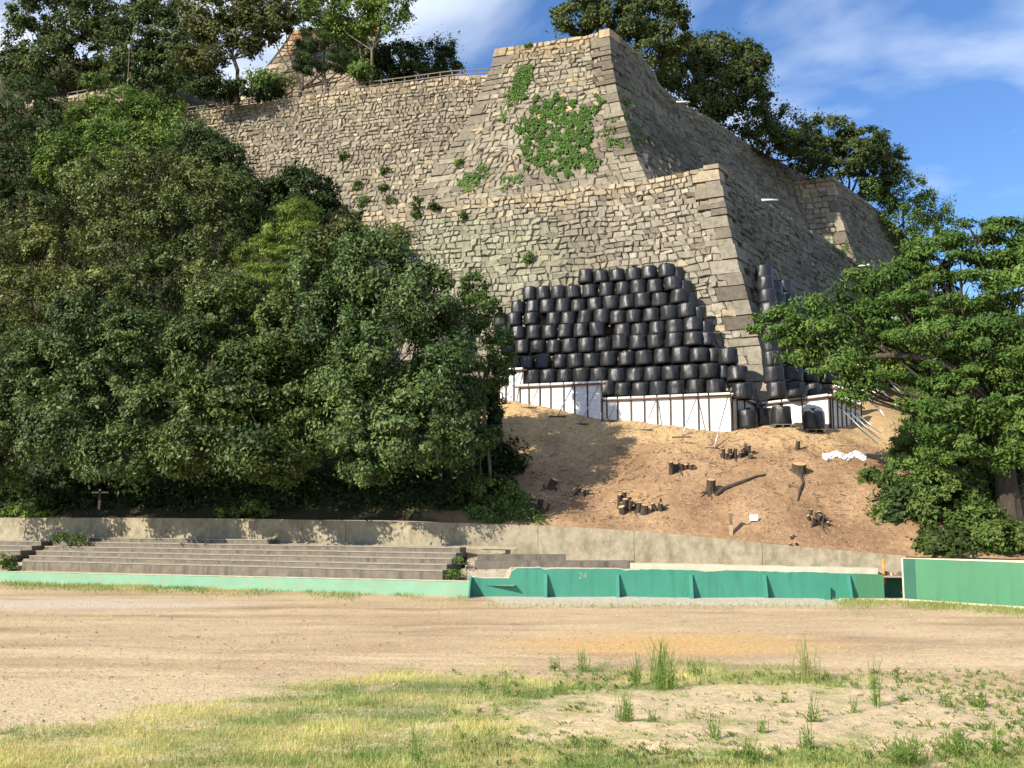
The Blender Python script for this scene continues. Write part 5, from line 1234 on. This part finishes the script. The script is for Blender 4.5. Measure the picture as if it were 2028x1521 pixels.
# little wall plants
for i, (px, py, r, F_, lab) in enumerate([(684, 311, 9, F3, 'small green tuft in the middle of the brown rampart'), (765, 340, 8, F3, 'little fern in a joint of the brown rampart'), (710, 370, 9, F3, 'leafy sprig low on brown rampart near the dark round tree'), (762, 372, 7, F3, 'tiny sprig low on the brown rampart'),
                                 (828, 404, 12, F1, 'round bush on the coping of lower wall, left one'), (866, 407, 11, F1, 'round bush hanging over the lower wall top, right one'), (713, 430, 10, F1, 'dark tuft at the left end of the lower wall'), (780, 398, 13, F3, 'green shrub on the terrace under the brown rampart'), (722, 402, 14, F3, 'loose shrub at the foot of the brown rampart'),
                                 (920, 430, 6, F1, 'tiny tuft below the coping of the lower wall'), (1049, 510, 6, F1, 'single small plant in the middle of lower wall'), (826, 424, 6, F1, 'small tuft just below the left coping bush'), (910, 324, 7, F2, 'tuft near the left corner stones of the bastion')]):
    c = F_.hit(px, py)[2]; c = c + np.array([F_.n[0], F_.n[1], 0]) * .25; s = SPEC['bush' if i not in (4, 5, 6) else 'dark']; k = c[1] / F
    V, C = leaf_mesh([c], [np.array([r * k, .35, r * k])], 500, .2, s[0], s[1], np.random.default_rng(i), sub_r=.3, wid=.45); nlevel(mobj('wall_plant', V, None, M['leafm'], cols=C, quads=4), lab, 'plant')
# tall weeds on the field
def weed(px, py, hpx, wpx, n, label, col=((.09, .17, .03), (.24, .34, .07))):
    p = onz(px, py); k = p[1] / F; Ht = hpx * k; W = wpx * k; rnd = random.Random(px * 7 + py); V = []; C = []
    for i in range(n):
        bx = p[0] + rnd.gauss(0, W * .28); by = p[1] + rnd.gauss(0, W * .28); h = Ht * rnd.uniform(.45, 1.0); lx = rnd.gauss(0, .12) * h; ly = rnd.gauss(0, .12) * h; c = mixc(col[0], col[1], rnd.random())
        sg = 4
        for j in range(sg):
            t0, t1 = j / sg, (j + 1) / sg; w0_, w1_ = .006, .005 * (1 - t1) + .002
            x0, y0 = bx + lx * t0 * t0, by + ly * t0 * t0; x1, y1 = bx + lx * t1 * t1, by + ly * t1 * t1
            V += [(x0 - w0_, y0, h * t0), (x0 + w0_, y0, h * t0), (x1 + w1_, y1, h * t1), (x1 - w1_, y1, h * t1)]; C += [c] * 4
        for j in range(rnd.randint(5, 9)):
            t0 = rnd.uniform(.1, .95); a = rnd.uniform(0, 6.28); L = rnd.uniform(.03, .085) * (1.3 - t0) * 1.5; x0, y0, z0 = bx + lx * t0 * t0, by + ly * t0 * t0, h * t0
            dx, dy = math.cos(a) * L, math.sin(a) * L; V += [(x0, y0, z0), (x0 + dx * .5 - dy * .12, y0 + dy * .5 + dx * .12, z0 + L * .5), (x0 + dx, y0 + dy, z0 + L * .7), (x0 + dx * .5 + dy * .12, y0 + dy * .5 - dx * .12, z0 + L * .4)]; C += [mixc(c, col[1], .4)] * 4
    return nlevel(mobj('weed', V, None, M['grass'], cols=C, quads=4), label, 'weed', 'tall weeds on the field')
G1 = ((.09, .17, .03), (.24, .34, .07)); G2 = ((.28, .30, .10), (.45, .45, .18))
for px, py, h, w_, n, lab, c in [(1315, 1372, 110, 45, 70, 'tallest thick clump of upright weeds in the middle field', G1), (1262, 1358, 70, 20, 18, 'thin upright weed left of the tallest clump', G1), (1735, 1405, 110, 18, 16, 'single tall spiky weed at right centre of the field', G1),
                                 (1600, 1350, 95, 40, 40, 'pale feathery weed clump right of the tallest clump', G2), (1238, 1440, 75, 30, 30, 'upright weed at lower centre on sandy ground', G1), (828, 1521, 110, 14, 10, 'dark weed stalks at the bottom edge left of centre', G1),
                                 (1612, 1440, 70, 22, 16, 'thin weed on the sand below the pale clump', G1), (1415, 1470, 65, 22, 14, 'weed on sand near bottom centre', G1), (1155, 1330, 50, 25, 16, 'short weed clump at grass edge above the sandy hollow', G1), (1100, 1330, 40, 20, 10, 'wispy weed at the far grass edge', G1),
                                 (1600, 1490, 60, 25, 16, 'leafy weed near the bottom right centre', G1), (1790, 1515, 60, 60, 50, 'spreading leafy weed at bottom right', G1), (1900, 1500, 55, 50, 36, 'leafy weed clump at the lower right', G1), (1940, 1400, 35, 40, 24, 'low dark weed at the right on bare soil', G1),
                                 (1880, 1405, 30, 30, 18, 'low weed left of the dark weed on bare soil', G1), (1510, 1460, 45, 20, 10, 'small weed on sand right of centre', G1), (1690, 1420, 55, 16, 8, 'thin weed just left of the spiky weed', G1), (1380, 1340, 45, 40, 20, 'short weeds right behind the tallest clump', G1),
                                 (1000, 1380, 45, 18, 10, 'thin weed in the grass left of centre', G1), (1480, 1510, 50, 40, 26, 'weed at the bottom edge right of centre', G1), (1970, 1500, 60, 30, 20, 'tall weed near the bottom right corner', G1), (1560, 1400, 35, 16, 8, 'tiny upright weed on the sand ridge', G1),
                                 (1290, 1440, 35, 22, 10, 'small weed right of the lower centre weed', G1), (1370, 1430, 35, 22, 10, 'small pale weed in the middle of the sand', G2), (1770, 1335, 18, 16, 8, 'tiny tuft on bare soil at right', G1), (1790, 1395, 22, 30, 16, 'small leafy tuft right of the spiky weed', G1)]:
    weed(px, py, h, w_, n, lab, c)
# small leafy tufts, uncounted
V = []; C = []; rnd = random.Random(77)
for _ in range(2300):
    px = rnd.uniform(900, 2040); py = rnd.uniform(1330, 1521)
    if px < 1100 and rnd.random() < .6: continue
    p = onz(px, py); c0 = mixc((.10, .19, .03), (.36, .38, .13), rnd.random()); Ht = rnd.uniform(.04, .16)
    for j in range(rnd.randint(6, 14)):
        a = rnd.uniform(0, 6.28); L = Ht * rnd.uniform(.5, 1); lean = rnd.uniform(.2, .9); bx = p[0] + rnd.gauss(0, .03); by = p[1] + rnd.gauss(0, .03)
        dx, dy = math.cos(a) * L * lean, math.sin(a) * L * lean; w_ = .012
        V += [(bx - w_ * math.sin(a), by + w_ * math.cos(a), 0), (bx + w_ * math.sin(a), by - w_ * math.cos(a), 0), (bx + dx * .6 + w_ * .6, by + dy * .6, L * .75), (bx + dx, by + dy, L * .9)]; C += [mixc(c0, (.2, .3, .06), rnd.random() * .3)] * 4
nlevel(mobj('small_weeds', V, None, M['grass'], cols=C, quads=4, kind='stuff'), 'small leafy tufts dotted over the sandy ground', 'weeds')
for o in bpy.data.objects:
    if 'joint_backing' == o.name.split('.')[0]: o['kind'] = 'stuff'
